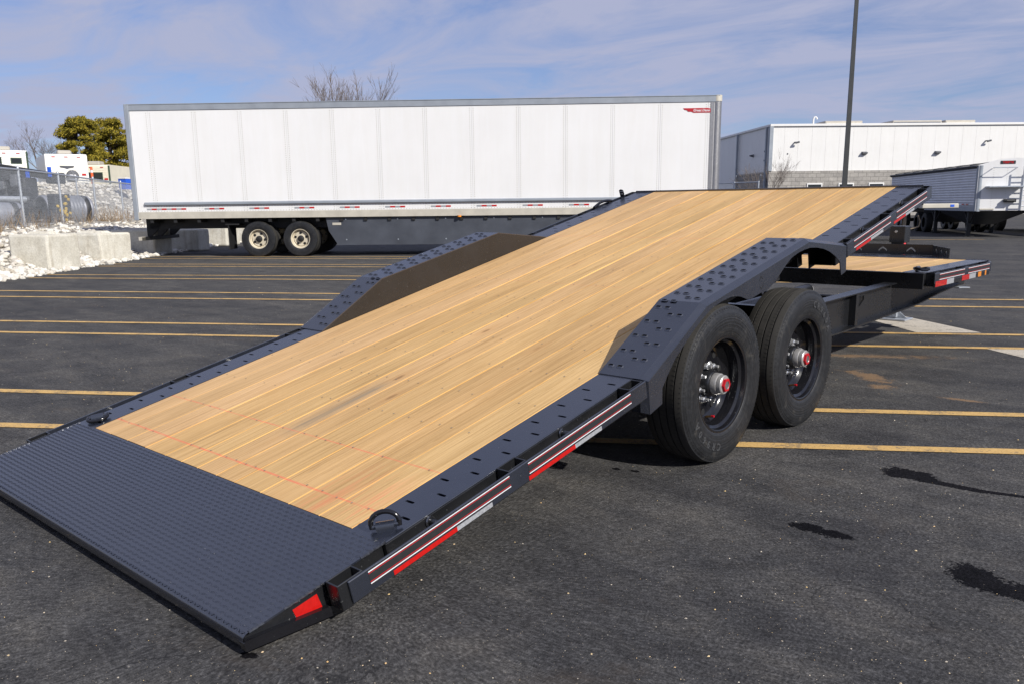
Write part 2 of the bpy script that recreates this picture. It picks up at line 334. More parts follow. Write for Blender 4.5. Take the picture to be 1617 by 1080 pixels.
def cmu():
    t = NT('split_face_block'); c = t.n('ShaderNodeTexCoord'); sp = t.n('ShaderNodeSeparateXYZ'); t.l(c.outputs['Object'], sp.inputs[0])
    cb = t.n('ShaderNodeCombineXYZ'); t.l(t.math('ADD', sp.outputs[0], sp.outputs[1]), cb.inputs[0]); t.l(sp.outputs[2], cb.inputs[1])
    b = t.n('ShaderNodeTexBrick'); t.l(cb.outputs[0], b.inputs['Vector']); b.inputs['Scale'].default_value = 1.0
    b.inputs['Brick Width'].default_value = 0.66; b.inputs['Row Height'].default_value = 0.30; b.inputs['Mortar Size'].default_value = 0.018
    b.inputs['Color1'].default_value = (0.36, 0.34, 0.31, 1); b.inputs['Color2'].default_value = (0.28, 0.265, 0.245, 1); b.inputs['Mortar'].default_value = (0.17, 0.16, 0.15, 1)
    n = t.noise(t.coord(), 6, 5, 0.7)
    t.set(color=t.mixc(1.0, b.outputs[0], t.ramp(n, [(0.3, 0.8), (0.7, 1.15)]), 'MULTIPLY'), rough=0.9); t.bump(b.outputs['Fac'], -0.4, 0.02)
    return t.m
M['cmu'] = cmu()
def concrete():
    t = NT('stained_concrete'); v = t.coord()
    n = t.noise(v, 3.5, 6, 0.7); f = t.noise(v, 30, 4, 0.7); st = t.noise(t.coord((7, 7, 0.5)), 1.3, 5, 0.7, 0.4)
    c = t.ramp(n, [(0.25, (0.44, 0.41, 0.34)), (0.55, (0.60, 0.575, 0.50)), (0.8, (0.68, 0.665, 0.61))])
    c = t.mixc(t.ramp(st, [(0.52, 0.0), (0.75, 0.6)]), c, (0.30, 0.24, 0.16))
    c = t.mixc(1.0, c, t.ramp(f, [(0.3, 0.82), (0.7, 1.08)]), 'MULTIPLY')
    t.set(color=c, rough=0.92, spec=0.2); t.bump(t.math('ADD', f, n), 0.4, 0.02)
    return t.m
M['concrete'] = concrete()
def gravel_mat():
    t = NT('limestone_gravel'); P = t.wcoord()
    vo = t.n('ShaderNodeTexVoronoi'); vo.inputs['Scale'].default_value = 9; t.l(P, vo.inputs['Vector'])
    n = t.noise(P, 0.35, 5, 0.65)
    c = t.ramp(vo.outputs['Distance'], [(0.0, (0.56, 0.53, 0.47)), (0.5, (0.44, 0.41, 0.36)), (0.8, (0.16, 0.145, 0.12))])
    c = t.mixc(t.ramp(n, [(0.5, 0.0), (0.68, 0.6)]), c, (0.23, 0.17, 0.11))
    t.set(color=c, rough=0.95, spec=0.2)
    b = t.bump(vo.outputs['Distance'], 1.0, 0.10); b.invert = True
    return t.m
M['gravel'] = gravel_mat()
def rock_mat():
    t = NT('limestone_rock'); oi = t.n('ShaderNodeNewGeometry')
    n = t.noise(t.wcoord(), 5, 5, 0.7)
    c = t.ramp(oi.outputs['Random Per Island'], [(0.0, (0.42, 0.38, 0.31)), (0.3, (0.60, 0.57, 0.51)), (0.7, (0.70, 0.68, 0.63)), (1.0, (0.50, 0.46, 0.40))])
    c = t.mixc(1.0, c, t.ramp(n, [(0.3, 0.82), (0.7, 1.08)]), 'MULTIPLY')
    t.set(color=c, rough=0.9, spec=0.2); return t.m
M['rock'] = rock_mat()
def pebble_mat():
    t = NT('loose_grit'); oi = t.n('ShaderNodeNewGeometry')
    c = t.ramp(oi.outputs['Random Per Island'], [(0.0, (0.55, 0.36, 0.16)), (0.3, (0.52, 0.46, 0.37)), (0.6, (0.30, 0.27, 0.23)), (0.85, (0.62, 0.45, 0.20)), (1.0, (0.70, 0.66, 0.58))])
    t.set(color=c, rough=0.85, spec=0.3); return t.m
M['pebble'] = pebble_mat()
def leaf_mat(name, c1, c2, c3):
    t = NT(name); g = t.n('ShaderNodeNewGeometry')
    c = t.ramp(g.outputs['Random Per Island'], [(0.0, c1), (0.5, c2), (1.0, c3)])
    t.set(color=c, rough=0.7, spec=0.25); return t.m
M['needles'] = leaf_mat('yellow_green_needles', (0.085, 0.085, 0.014), (0.25, 0.21, 0.026), (0.40, 0.31, 0.04))
M['brush'] = leaf_mat('dead_brush_stems', (0.13, 0.09, 0.055), (0.21, 0.15, 0.09), (0.27, 0.20, 0.13))
M['bark'] = simple('grey_bark', (0.15, 0.125, 0.11), 0.9, 0, 0.3, 6)
M['bark_dark'] = simple('dark_pine_bark', (0.075, 0.055, 0.045), 0.9, 0, 0.3, 6)
M['rv_white'] = trailer_white('white_camper_siding', (0.78, 0.78, 0.76))
M['rv_cream'] = simple('cream_camper_siding', (0.66, 0.62, 0.50), 0.45, 0, 0.1, 2)
M['glass'] = simple('dark_window_glass', (0.018, 0.022, 0.022), 0.08, 0, 0.2, 5)
M['rv_green'] = simple('dark_green_trim', (0.03, 0.06, 0.035), 0.4, 0, 0.1, 5)
M['pipe_grey'] = simple('grey_corrugated_pipe', (0.22, 0.23, 0.27), 0.5, 0.15, 0.2, 5)
M['machine'] = simple('dark_machine_paint', (0.035, 0.037, 0.042), 0.55, 0.1, 0.4, 4)
M['machine_grey'] = simple('grey_machine_steel', (0.13, 0.135, 0.15), 0.5, 0.4, 0.35, 4)
M['orange'] = simple('orange_plastic', (0.75, 0.12, 0.03), 0.5, 0, 0.1, 8)
M['yellow_leaf'] = simple('yellow_caps', (0.62, 0.42, 0.05), 0.6, 0, 0.2, 20)
M['pole'] = simple('bronze_pole_paint', (0.060, 0.062, 0.062), 0.5, 0.3, 0.12, 3)
M['hvac'] = simple('tan_rooftop_sheet_metal', (0.42, 0.39, 0.34), 0.5, 0.1, 0.12, 2)
M['tan'] = simple('tan_painted_steel', (0.30, 0.24, 0.17), 0.6, 0.1, 0.3, 8)
M['sticker_red'] = simple('red_white_sticker', (0.7, 0.06, 0.07), 0.5, 0, 0.3, 90)

# ------------------------------------------------------------------ mesh helpers
class MB:
    def __init__(s): s.v = []; s.f = []; s.m = []; s.sm = []
    def add(s, vs_, fs, mi=0, smooth=False):
        o = len(s.v); s.v.extend([tuple(p) for p in vs_])
        for f in fs: s.f.append(tuple(i + o for i in f)); s.m.append(mi); s.sm.append(smooth)
        return s
    def box(s, x0, x1, y0, y1, z0, z1, mi=0):
        return s.add([(x0,y0,z0),(x1,y0,z0),(x1,y1,z0),(x0,y1,z0),(x0,y0,z1),(x1,y0,z1),(x1,y1,z1),(x0,y1,z1)],
                     [(0,3,2,1),(4,5,6,7),(0,1,5,4),(1,2,6,5),(2,3,7,6),(3,0,4,7)], mi)
    def cbox(s, x0, x1, y0, y1, z0, z1, b=0.003, mi=0):
        # box with chamfered edges
        bm = bmesh.new(); bmesh.ops.create_cube(bm, size=1.0)
        for v in bm.verts: v.co = Vector(((x0+x1)/2+v.co.x*(x1-x0), (y0+y1)/2+v.co.y*(y1-y0), (z0+z1)/2+v.co.z*(z1-z0)))
        bb = min(b, 0.45*min(abs(x1-x0), abs(y1-y0), abs(z1-z0)))
        bmesh.ops.bevel(bm, geom=bm.edges[:], offset=bb, segments=1, affect='EDGES', profile=0.5)
        bm.normal_update()
        s.bm(bm, mi); return s
    def bm(s, bm, mi=0, smooth=False):
        bm.verts.ensure_lookup_table(); bm.verts.index_update()
        s.add([v.co[:] for v in bm.verts], [[v.index for v in f.verts] for f in bm.faces], mi, smooth); bm.free()
    def prism(s, poly, a0, a1, axis='x', mi=0):
        # poly: 2-D points in the plane normal to axis; x: (y,z); y: (x,z); z: (x,y)
        def P(p, a): return {'x': (a, p[0], p[1]), 'y': (p[0], a, p[1]), 'z': (p[0], p[1], a)}[axis]
        n = len(poly); ar = sum(poly[i][0]*poly[(i+1)%n][1]-poly[(i+1)%n][0]*poly[i][1] for i in range(n))
        fl = (ar < 0) != (axis == 'y')
        pl = poly[::-1] if fl else poly
        lo, hi = min(a0, a1), max(a0, a1)
        vs_ = [P(p, lo) for p in pl] + [P(p, hi) for p in pl]
        fs = [tuple(range(n))[::-1], tuple(range(n, 2*n))] + [(i, (i+1)%n, n+(i+1)%n, n+i) for i in range(n)]
        return s.add(vs_, fs, mi)
    def cyl(s, p0, p1, r0, r1=None, n=12, mi=0, caps=True, smooth=True):
        r1 = r0 if r1 is None else r1
        p0 = Vector(p0); p1 = Vector(p1); d = (p1-p0).normalized()
        a = d.orthogonal().normalized(); b = d.cross(a)
        vs_ = [p0+(a*cos(2*pi*i/n)+b*sin(2*pi*i/n))*r0 for i in range(n)]+[p1+(a*cos(2*pi*i/n)+b*sin(2*pi*i/n))*r1 for i in range(n)]
        s.add(vs_, [(i, (i+1)%n, n+(i+1)%n, n+i) for i in range(n)], mi, smooth)
        if caps: s.add(vs_, [tuple(range(n))[::-1], tuple(range(n, 2*n))], mi)
        return s
    def tube(s, path, r, n=8, mi=0, smooth=True, closed=False):
        path = [Vector(p) for p in path]; k = len(path); vs_ = []; prev = None
        for i, p in enumerate(path):
            d = (path[(i+1) % k if closed else min(i+1, k-1)]-path[(i-1) % k if closed else max(i-1, 0)]).normalized()
            a = d.orthogonal().normalized() if prev is None else (prev-d*prev.dot(d)).normalized()
            prev = a; b = d.cross(a); rr = r[i] if isinstance(r, (list, tuple)) else r
            vs_ += [p+(a*cos(2*pi*j/n)+b*sin(2*pi*j/n))*rr for j in range(n)]
        fs = []
        for i in range(k if closed else k-1):
            i2 = (i+1) % k
            for j in range(n): fs.append((i*n+j, i*n+(j+1)%n, i2*n+(j+1)%n, i2*n+j))
        s.add(vs_, fs, mi, smooth)
        if not closed: s.add(vs_, [tuple(range(n))[::-1], tuple(range((k-1)*n, k*n))], mi)
        return s
    def lathe(s, prof, n=48, mi=0, smooth=True, axis='x', c=(0,0,0)):
        # prof: (axial, radius[, material])
        vs_ = []; k = len(prof)
        for p in prof:
            for j in range(n):
                a = 2*pi*j/n; y, z = p[1]*cos(a), p[1]*sin(a)
                vs_.append((c[0]+p[0], c[1]+y, c[2]+z) if axis == 'x' else (c[0]+y, c[1]+z, c[2]+p[0]) if axis == 'z' else (c[0]+z, c[1]+p[0], c[2]+y))
        o = len(s.v); s.v.extend(vs_)
        for i in range(k-1):
            m_ = prof[i][2] if len(prof[i]) > 2 else mi
            for j in range(n):
                s.f.append((o+i*n+j, o+i*n+(j+1)%n, o+(i+1)*n+(j+1)%n, o+(i+1)*n+j)); s.m.append(m_); s.sm.append(smooth)
        return s
    def mesh(s, name, mats):
        me = bpy.data.meshes.new(name); me.from_pydata(s.v, [], s.f)
        for m_ in (mats if isinstance(mats, (list, tuple)) else [mats]): me.materials.append(M[m_] if isinstance(m_, str) else m_)
        me.polygons.foreach_set('material_index', s.m); me.polygons.foreach_set('use_smooth', s.sm)
        me.update()
        if any(s.sm) and len(s.f) < 15000: me.set_sharp_from_angle(angle=radians(38))
        return me
    def build(s, name, mats, parent=None, loc=(0,0,0), rot=(0,0,0), recalc=False):
        me = s.mesh(name, mats)
        if recalc:
            bm = bmesh.new(); bm.from_mesh(me); bmesh.ops.remove_doubles(bm, verts=bm.verts, dist=1e-6); bmesh.ops.recalc_face_normals(bm, faces=bm.faces); bm.to_mesh(me); bm.free()
        return put(name, me, parent, loc, rot)

def put(name, me, parent=None, loc=(0,0,0), rot=(0,0,0)):
    o = bpy.data.objects.new(name, me); COL.objects.link(o); o.parent = parent
    o.location = loc; o.rotation_euler = rot; return o
def tag(o, label=None, cat=None, group=None, kind=None):
    if label: o['label'] = label
    if cat: o['category'] = cat
    if group: o['group'] = group
    if kind: o['kind'] = kind
    return o
def thing(name, label, cat, loc=(0,0,0), rz=0.0, group=None):
    o = put(name, None, None, loc, (0, 0, rz)); o.empty_display_size = 0.2
    return tag(o, label, cat, group)
def copy_tree(o, parent=None):
    c = o.copy(); COL.objects.link(c); c.parent = parent
    for ch in list(o.children): copy_tree(ch, c)
    return c
def text_mesh(txt, size, depth=0.001, align='CENTER', shear=0.0, bold=0.0):
    cu = bpy.data.curves.new('lettering', 'FONT'); cu.body = txt; cu.size = size; cu.extrude = depth/2; cu.align_x = align; cu.shear = shear; cu.offset = bold; cu.resolution_u = 2
    ob = bpy.data.objects.new('lettering', cu); COL.objects.link(ob)
    bpy.context.view_layer.update()
    me = bpy.data.meshes.new_from_object(ob.evaluated_get(bpy.context.evaluated_depsgraph_get()))
    bpy.data.objects.remove(ob); return me
def text_part(name, txt, size, mat, parent, mtx, depth=0.001, **k):
    me = text_mesh(txt, size, depth, **k); me.materials.clear(); me.materials.append(M[mat])
    o = put(name, me, parent); o.matrix_local = mtx; return o

PD = 0.5626                                             # heading of the painted stalls
EV = Vector((cos(PD), sin(PD), 0)); MV = Vector((-sin(PD), cos(PD), 0))
def EM(e, m, z=0.0): return EV*e + MV*m + Vector((0, 0, z))

# ------------------------------------------------------------------ ground
def edge_e(m): return -10.44 - 0.234*(m-10.67)
g = MB()
N = 24; R = 900.0
g.add([(-R, -R, 0), (R, -R, 0), (R, R, 0), (-R, R, 0)], [(0, 1, 2, 3)])
tag(g.build('ground', 'asphalt'), 'dark grey sealed asphalt parking lot under the trailers', 'parking lot', kind='structure')

LINES = [((-2.61,1.732),(2.12,1.914)), ((-3.06,2.594),(2.48,2.731)), ((-4.29,5.146),(3.38,5.185)), ((-4.83,5.937),(3.61,5.972)),
         ((-6.44,8.344),(4.6,8.186)), ((-6.98,9.146),(4.87,8.993)), ((-7.26,11.401),(4.98,11.235)), ((-7.69,12.13),(4.98,11.97)),
         ((-9.0,14.375),(5,14.2)), ((-9.39,15.046),(5,14.95)), ((-10.56,17.039),(5,17.0)), ((-11.0,17.806),(5,17.75))]
for i, ((e0, m0), (e1, m1)) in enumerate(LINES):
    sl = (m1-m0)/(e1-e0)
    far = m0 > 10
    ea = max(-14.0, edge_e(m0)+0.12) if m0 > 10 else -16.0
    eb = 5.35 if far else 16.0
    b = MB(); n = 60; vs_ = []; fs = []
    for k in range(n+1):
        e_ = ea+(eb-ea)*k/n; mm = m0+sl*(e_-e0) + 0.006*noise.noise((e_*0.9, i*3.1, 0))
        w = 0.048 + 0.004*noise.noise((e_*3.0, i*7.7, 2.0))
        vs_ += [EM(e_, mm-w, 0.004), EM(e_, mm+w, 0.004)]
        if k: fs.append((2*k-2, 2*k, 2*k+1, 2*k-1))
    b.add(vs_, fs)
    tag(b.build('road_marking', 'yellow_paint'), 'yellow painted stall line on the asphalt', 'parking line', 'yellow stall lines', 'structure')
b = MB(); b.add([EM(8.0,26.3,.004), EM(10.6,26.3,.004), EM(10.6,26.42,.004), EM(8.0,26.42,.004)], [(0,1,2,3)])
tag(b.build('road_marking', 'yellow_paint'), 'yellow painted stall line on the asphalt', 'parking line', 'yellow stall lines', 'structure')
b = MB()
b.add([(-.40,6.886,.003), (.074,7.226,.003), (-.932,8.054,.003), (-1.7,8.7,.003), (-2.1,8.35,.003), (-.98,7.441,.003)], [(0,1,2,3,4,5)])
b.add([(.346,6.30,.003), (.85,5.88,.003), (1.25,6.2,.003), (.60,6.47,.003)], [(0,1,2,3)])
tag(b.build('road_marking', 'white_paint'), 'worn white painted arrow beyond the trailer on the asphalt', 'road marking', kind='structure')

# ------------------------------------------------------------------ tilt deck trailer
T = 0.2281; Z0 = 0.1891; WD = 2.032; LD = 4.984
trailer = thing('tilt_deck_trailer', 'charcoal equipment trailer with pine plank deck tilted to the ground', 'trailer', (-1.016, 2.5, 0))
RL = Vector(trailer.location)
def deckp(b, name, mats, parent=None, **k):
    # a part in deck coordinates (X across, s along the slope, h above the boards)
    if parent: return b.build(name, mats, parent, **k)
    return b.build(name, mats, trailer, loc=Vector((0, 0, Z0))-RL, rot=(T, 0, 0), **k)
def worldp(b, name, mats, parent=None, **k):
    if parent: return b.build(name, mats, parent, **k)
    return b.build(name, mats, trailer, loc=-RL, **k)
def mir(x): return -WD - x
def sides(): return ((1, lambda x: x), (-1, mir))

# planks
seams = [0.0, -.186, -.370, -.556, -.740, -.879, -1.031, -1.167, -1.310, -1.494, -1.678, -1.860, -WD]
for i in range(12):
    x1, x0 = seams[i]-.0012, seams[i+1]+.0012
    hz = random.uniform(-.0016, .0012); e1 = LD - random.uniform(.001, .006)
    bv = random.uniform(.0020, .0034)
    prof = [(x0, -.038), (x1, -.038), (x1, hz-bv), (x1-bv*.35, hz-bv*.35), (x1-bv*1.1, hz), (x0+bv*1.1, hz), (x0+bv*.35, hz-bv*.35), (x0, hz-bv)]
    b = MB(); n = len(prof)
    ss = [0.004+(e1-.004)*k/24 for k in range(25)]
    vs_ = []
    for k, s_ in enumerate(ss):
        w = .0011*noise.noise((i*5.3, s_*.7, 0)); wz = .0012*noise.noise((i*9.1, s_*.5, 4))
        vs_ += [(p[0]+w, s_, p[1]+(wz if p[1] > -.03 else 0)) for p in prof]
    for k in range(24):
        for j in range(n):
            top = (j == 4)
            b.add([], [], 0)
            b.f.append((k*n+j, k*n+(j+1)%n, (k+1)*n+(j+1)%n, (k+1)*n+j)[::-1]); b.m.append(0 if top else 1); b.sm.append(False)
    b.v = vs_
    b.f.append(tuple(range(n))); b.m.append(1); b.sm.append(False)
    b.f.append(tuple(range(24*n, 25*n))[::-1]); b.m.append(1); b.sm.append(False)
    deckp(b, 'deck_plank', ['wood', 'wood_edge'], recalc=True)
# screws
b = MB()
rows = [0.118+0.2985*k for k in range(17)]
for r_ in rows:
    for i in range(12):
        for fx in (.25, .75):
            if random.random() < .25: continue
            x = seams[i]+(seams[i+1]-seams[i])*fx + random.uniform(-.012, .012); s_ = r_+random.uniform(-.007, .007)
            b.add([(x+.0042*cos(a*pi/3), s_+.0042*sin(a*pi/3), .0022) for a in range(6)], [(0,1,2,3,4,5)])
tag(deckp(b, 'deck_screws', 'tan'), kind='stuff')

# tail: tread plate with rounded nose, body under it, cheeks
P_T = 0.527
XR, XL = .1735, mir(.1735)
b = MB()
prof = [(0.0, 0.0)]
prof += [(-P_T+.022, 0.0), (-P_T+.012, -.0015), (-P_T+.004, -.006), (-P_T, -.013), (-P_T-.001, -.03), (-P_T+.001, -.045)]
inner = [(p[0]+.006 if i > 1 else p[0], p[1]-.006) for i, p in enumerate(prof)]
xs = [XL, XR]
vs_ = [(x, p[0], p[1]) for x in xs for p in prof]; n = len(prof)
b.add(vs_, [(j, n+j, n+j+1, j+1)[::-1] for j in range(n-1)], 0, True)
b.add([(x, p[0], p[1]-(.006)) for x in xs for p in prof[:2]], [(0, 1, 3, 2)], 0)
b.prism([(0,0),(-P_T+.022,0),(-P_T+.022,-.006),(0,-.006)], XR-.0001, XR, 'x')
tp = deckp(b, 'tread_plate', 'coat')
b = MB(); A = .0208; nx = int((XR-XL)/A); ns = int(P_T/A)
for i in range(nx):
    for j in range(ns+1):
        x = XL+.012+A*i; s_ = -P_T+.012+A*j
        if s_ > -.008 or x > XR-.01: continue
        sg = 1 if (i+j) % 2 else -1; hh = 0.0
        ang = radians(36) if sg > 0 else radians(-44); c_, sn = cos(ang), sin(ang); L, W_, H = .0086, .0029, .0034
        def q(u, w, h): return (x+c_*u-sn*w, s_+sn*u+c_*w, hh+h)
        b.add([q(-L,0,0), q(-L*.5,-W_,0), q(L*.5,-W_,0), q(L,0,0), q(L*.5,W_,0), q(-L*.5,W_,0), q(-L*.55,0,H), q(L*.55,0,H)],
              [(0,1,6), (1,2,7,6), (2,3,7), (3,4,7), (4,5,6,7), (5,0,6)], 0, True)
tag(deckp(b, 'tread_lugs', 'coat', tp), kind='stuff')
b = MB()
b.prism([(-P_T+.008,-.012), (0.0,-.008), (0.0,-.118), (-.19,-.120), (-P_T+.008,-.046)], mir(.150), .150, 'x')
deckp(b, 'tail_frame', 'coat_dark')
for sg, mx in sides():
    b = MB(); b.prism([(-P_T+.012,-.006), (-.235,-.006), (-.235,-.108), (-P_T+.012,-.044)], mx(.1505), mx(.158), 'x')
    ck = deckp(b, 'tail_cheek', 'coat_dark')
    b = MB(); b.prism([(-P_T-.002,-.022), (-P_T+.004,-.018), (-.200,-.094), (-.172,-.098), (-.172,-.130), (-.20,-.128), (-P_T-.002,-.049)], mx(.151), mx(.178), 'x')
    deckp(b, 'toe_bar', 'coat_gloss', ck)
    # weld beads along the top edge
    b = MB()
    for w0, w1 in ((-.505,-.455), (-.385,-.245), (-.10,.0)):
        k = int((w1-w0)/.006)
        b.tube([(mx(.171+.0015*random.random()), w0+(w1-w0)*q_/k, -.003+.002*random.random()) for q_ in range(k+1)], [.0042+.0016*random.random() for q_ in range(k+1)], 6)
    tag(deckp(b, 'weld_bead', 'weld', ck), kind='stuff')
    if sg == 1:
        b = MB(); b.prism([(-.356,-.030), (-.268,-.030), (-.262,-.080), (-.350,-.066)], .1585, .1600, 'x')
        deckp(b, 'red_reflector', 'reflector_red', ck)

# slotted side plates
def slotted(s0, s1, mx, slots, name='side_plate'):
    bm = bmesh.new()
    def loop(pts):
        vv = [bm.verts.new((mx(p[0]), p[1], 0.0)) for p in pts]
        for i in range(len(vv)): bm.edges.new((vv[i], vv[(i+1) % len(vv)]))
    outer = [(0.0015, s0), (.1735, s0), (.1735, s1), (0.0015, s1)]
    loops = [outer]
    for (x, s_) in slots:
        hl, hw = .0215, .0062; pts = []
        for a in range(12):
            an = a*pi/6; cx = (hl-hw)*(1 if cos(an) > .01 else -1 if cos(an) < -.01 else 0)
            pts.append((x+cx+hw*cos(an), s_+hw*sin(an)))
        loops.append(pts)
    for lp in loops: loop(lp)
    bmesh.ops.triangle_fill(bm, use_beauty=True, edges=bm.edges[:], normal=(0, 0, 1))
    for f in bm.faces:
        if f.normal.z < 0: f.normal_flip()
    b = MB(); b.bm(bm)
    for lp in loops:
        n = len(lp); vv = [(mx(p[0]), p[1], 0.0) for p in lp]+[(mx(p[0]), p[1], -.008) for p in lp]
        b.add(vv, [(i, (i+1) % n, n+(i+1) % n, n+i) for i in range(n)])
    o = deckp(b, name, 'coat')
    e = MB(); e.tube([(mx(.1728), s0+.002, -.0030), (mx(.1728), (s0+s1)/2, -.0030), (mx(.1728), s1-.002, -.0030)], .0031, 8); deckp(e, 'plate_edge', 'coat', o)
    return o
for sg, mx in sides():
    rear = [(.124, .132+.1681*k) for k in range(8)]+[(.053, .048+.1681*k) for k in range(8)]
    front = [(.122, 4.922-.1665*k) for k in range(8)]+[(.043, 4.839-.1665*k) for k in range(8)]
    slotted(.0, 1.39, mx, rear); slotted(3.50, LD, mx, front)
    # channel below the plate
    for (c0, c1) in ((.002, 1.386), (3.504, LD-.002)):
        b = MB(); b.cbox(min(mx(.148), mx(.172)), max(mx(.148), mx(.172)), c0, c1, -.135, -.0085, .004); sc_ = deckp(b, 'side_channel', 'coat_dark')
        b = MB(); b.cbox(min(mx(.004), mx(.012)), max(mx(.004), mx(.012)), c0, c1, -.16, -.0085, .002); deckp(b, 'channel_web', 'black', sc_)
        b = MB(); b.box(min(mx(.0125), mx(.1475)), max(mx(.0125), mx(.1475)), c0, c1, -.134, -.128); deckp(b, 'channel_flange', 'black', sc_)
    # rub rail with decals, stake pockets, spools
    XO = .245
    for (r0, r1) in ((-.205, 1.388), (3.502, 4.955)):
        b = MB(); b.cbox(min(mx(.2365), mx(XO)), max(mx(.2365), mx(XO)), r0, r1, -.076, .0, .0018); rr = deckp(b, 'rub_rail', 'coat')
        spans = [(-.132, .516), (.618, 1.27)] if r0 < 1 else [(3.60, 4.19), (4.295, 4.87)]
        for (d0, d1) in spans:
            o0 = XO+.0008
            b = MB(); b.box(min(mx(XO+.0003), mx(o0)), max(mx(XO+.0003), mx(o0)), d0, d1, -.0555, -.0045); dc = deckp(b, 'decal_band', 'decal_black', rr)
            b = MB()
            for (h0, h1, mi) in ((-.0106, -.0070, 0), (-.0156, -.0131, 1), (-.0442, -.0417, 1), (-.0511, -.0475, 0)):
                b.box(min(mx(o0), mx(o0+.0004)), max(mx(o0), mx(o0+.0004)), d0, d1, h0, h1, mi)
            deckp(b, 'decal_pinstripe', ['decal_white', 'decal_red'], rr)
        tapes = [(-.043, .239, 0), (.239, .414, 1), (.612, .887, 0), (.887, 1.058, 1)] if r0 < 1 else [(3.63, 3.86, 0), (3.86, 4.06, 1), (4.245, 4.459, 0), (4.459, 4.62, 1)]
        for (t0, t1, mi) in tapes:
            b = MB(); b.box(min(mx(XO+.0003), mx(XO+.001)), max(mx(XO+.0003), mx(XO+.001)), t0, t1, -.0750, -.0585); deckp(b, 'reflective_tape', ['reflector_red', 'tape_white'][mi], rr)
    for p0 in (-.24, .525, 1.280, 3.510, 4.205, 4.900):
        b = MB(); w = .006; y0, y1 = p0, p0+.098; xa, xb = .1760, .2362; top = .0025
        bot = -.085
        for (x0, x1, a0, a1) in ((xa, xa+w, y0, y1), (xb-w, xb, y0, y1), (xa+w, xb-w, y0, y0+w), (xa+w, xb-w, y1-w, y1)):
            b.cbox(min(mx(x0), mx(x1)), max(mx(x0), mx(x1)), a0, a1, bot, top, .0015)
        deckp(b, 'stake_pocket', 'coat_dark')
    for p0 in (.19, .90, 3.92, 4.60):
        b = MB(); b.cyl((mx(.1725), p0, -.030), (mx(.2368), p0, -.030), .014, n=14)
        sp_ = deckp(b, 'rail_spool', 'coat_dark')
        b = MB(); b.tube([(mx(.1765+.002*random.random()), p0+.017*cos(a*.6), -.030+.017*sin(a*.6)) for a in range(11)], [.0035+.002*random.random() for a in range(11)], 5)
        deckp(b, 'weld_bead', 'weld', sp_)

# header lip and joists
b = MB(); b.cbox(XL-.012, XR+.012, LD+.001, LD+.012, -.13, .012, .002); deckp(b, 'front_lip', 'coat')
for k in range(17):
    b = MB(); s_ = rows[k]; b.cbox(-WD-.002, .002, s_-.03, s_+.03, -.115, -.0385, .003); deckp(b, 'joist', 'coat_dark')
for x in (-.62, -1.41):
    b = MB(); b.cbox(x-.05, x+.05, .1, 4.9, -.22 if False else -.175, -.116, .004); deckp(b, 'deck_stringer', 'coat_dark')
# header hook plate on the far front corner
b = MB()
b.prism([(-2.262,0.0), (-2.228,0.0), (-2.224,.028), (-2.232,.058), (-2.256,.066), (-2.270,.058), (-2.266,.03)], 4.812, 4.822, 'y')
b.prism([(-2.262,.045), (-2.232,.045), (-2.232,.052), (-2.262,.052)], 4.8095, 4.8118, 'y', 1); b.prism([(-2.258,.024), (-2.234,.024), (-2.234,.031), (-2.258,.031)], 4.8095, 4.8118, 'y', 1)
deckp(b, 'winch_hook', ['coat_gloss', 'tape_white'])
b = MB(); b.tube([(-2.245, 4.40+.05*k, .006+.022*sin(pi*k/5)) for k in range(6)], .012, 8); deckp(b, 'tie_loop', 'coat_gloss')

# D-rings at the tail corners
def dring(cx, cs, ang, lean, name='d_ring'):
    u = Vector((cos(ang), sin(ang), 0)); p = Vector((-sin(ang), cos(ang), 0))
    w = p*cos(lean)+Vector((0, 0, 1))*sin(lean); c = Vector((cx, cs, .016)); b = MB(); path = []
    r_ = .047
    path.append(c-u*r_*.96-w*.006); path.append(c-u*r_+w*.012)
    for k in range(13):
        a = pi-pi*k/12; path.append(c+u*r_*cos(a)+w*(.010+r_*.78*sin(a)))
    path.append(c+u*r_+w*.012); path.append(c+u*r_*.96-w*.006)
    b.tube(path, .0088, 10)
    ring = deckp(b, name, 'coat_gloss')
    b = MB(); L = .030
    prof = [(-.020, -.0162), (-.020, -.004), (-.013, .010), (0, .0145), (.013, .010), (.020, -.004), (.020, -.0162)]
    vs_ = [c-u*L+p*a+Vector((0,0,h)) for a, h in prof]+[c+u*L+p*a+Vector((0,0,h)) for a, h in prof]; n = len(prof)
    b.add(vs_, [(i, i+1, n+i+1, n+i) for i in range(n-1)], 0, True); b.add(vs_, [tuple(range(n)), tuple(range(n, 2*n))[::-1]])
    b.cyl(c-u*(r_*.98), c+u*(r_*.98), .0088, n=10)
    deckp(b, 'ring_bracket', 'coat', ring)
dring(.118, .054, .76, radians(76)); dring(mir(.098), .066, .95, radians(-172))

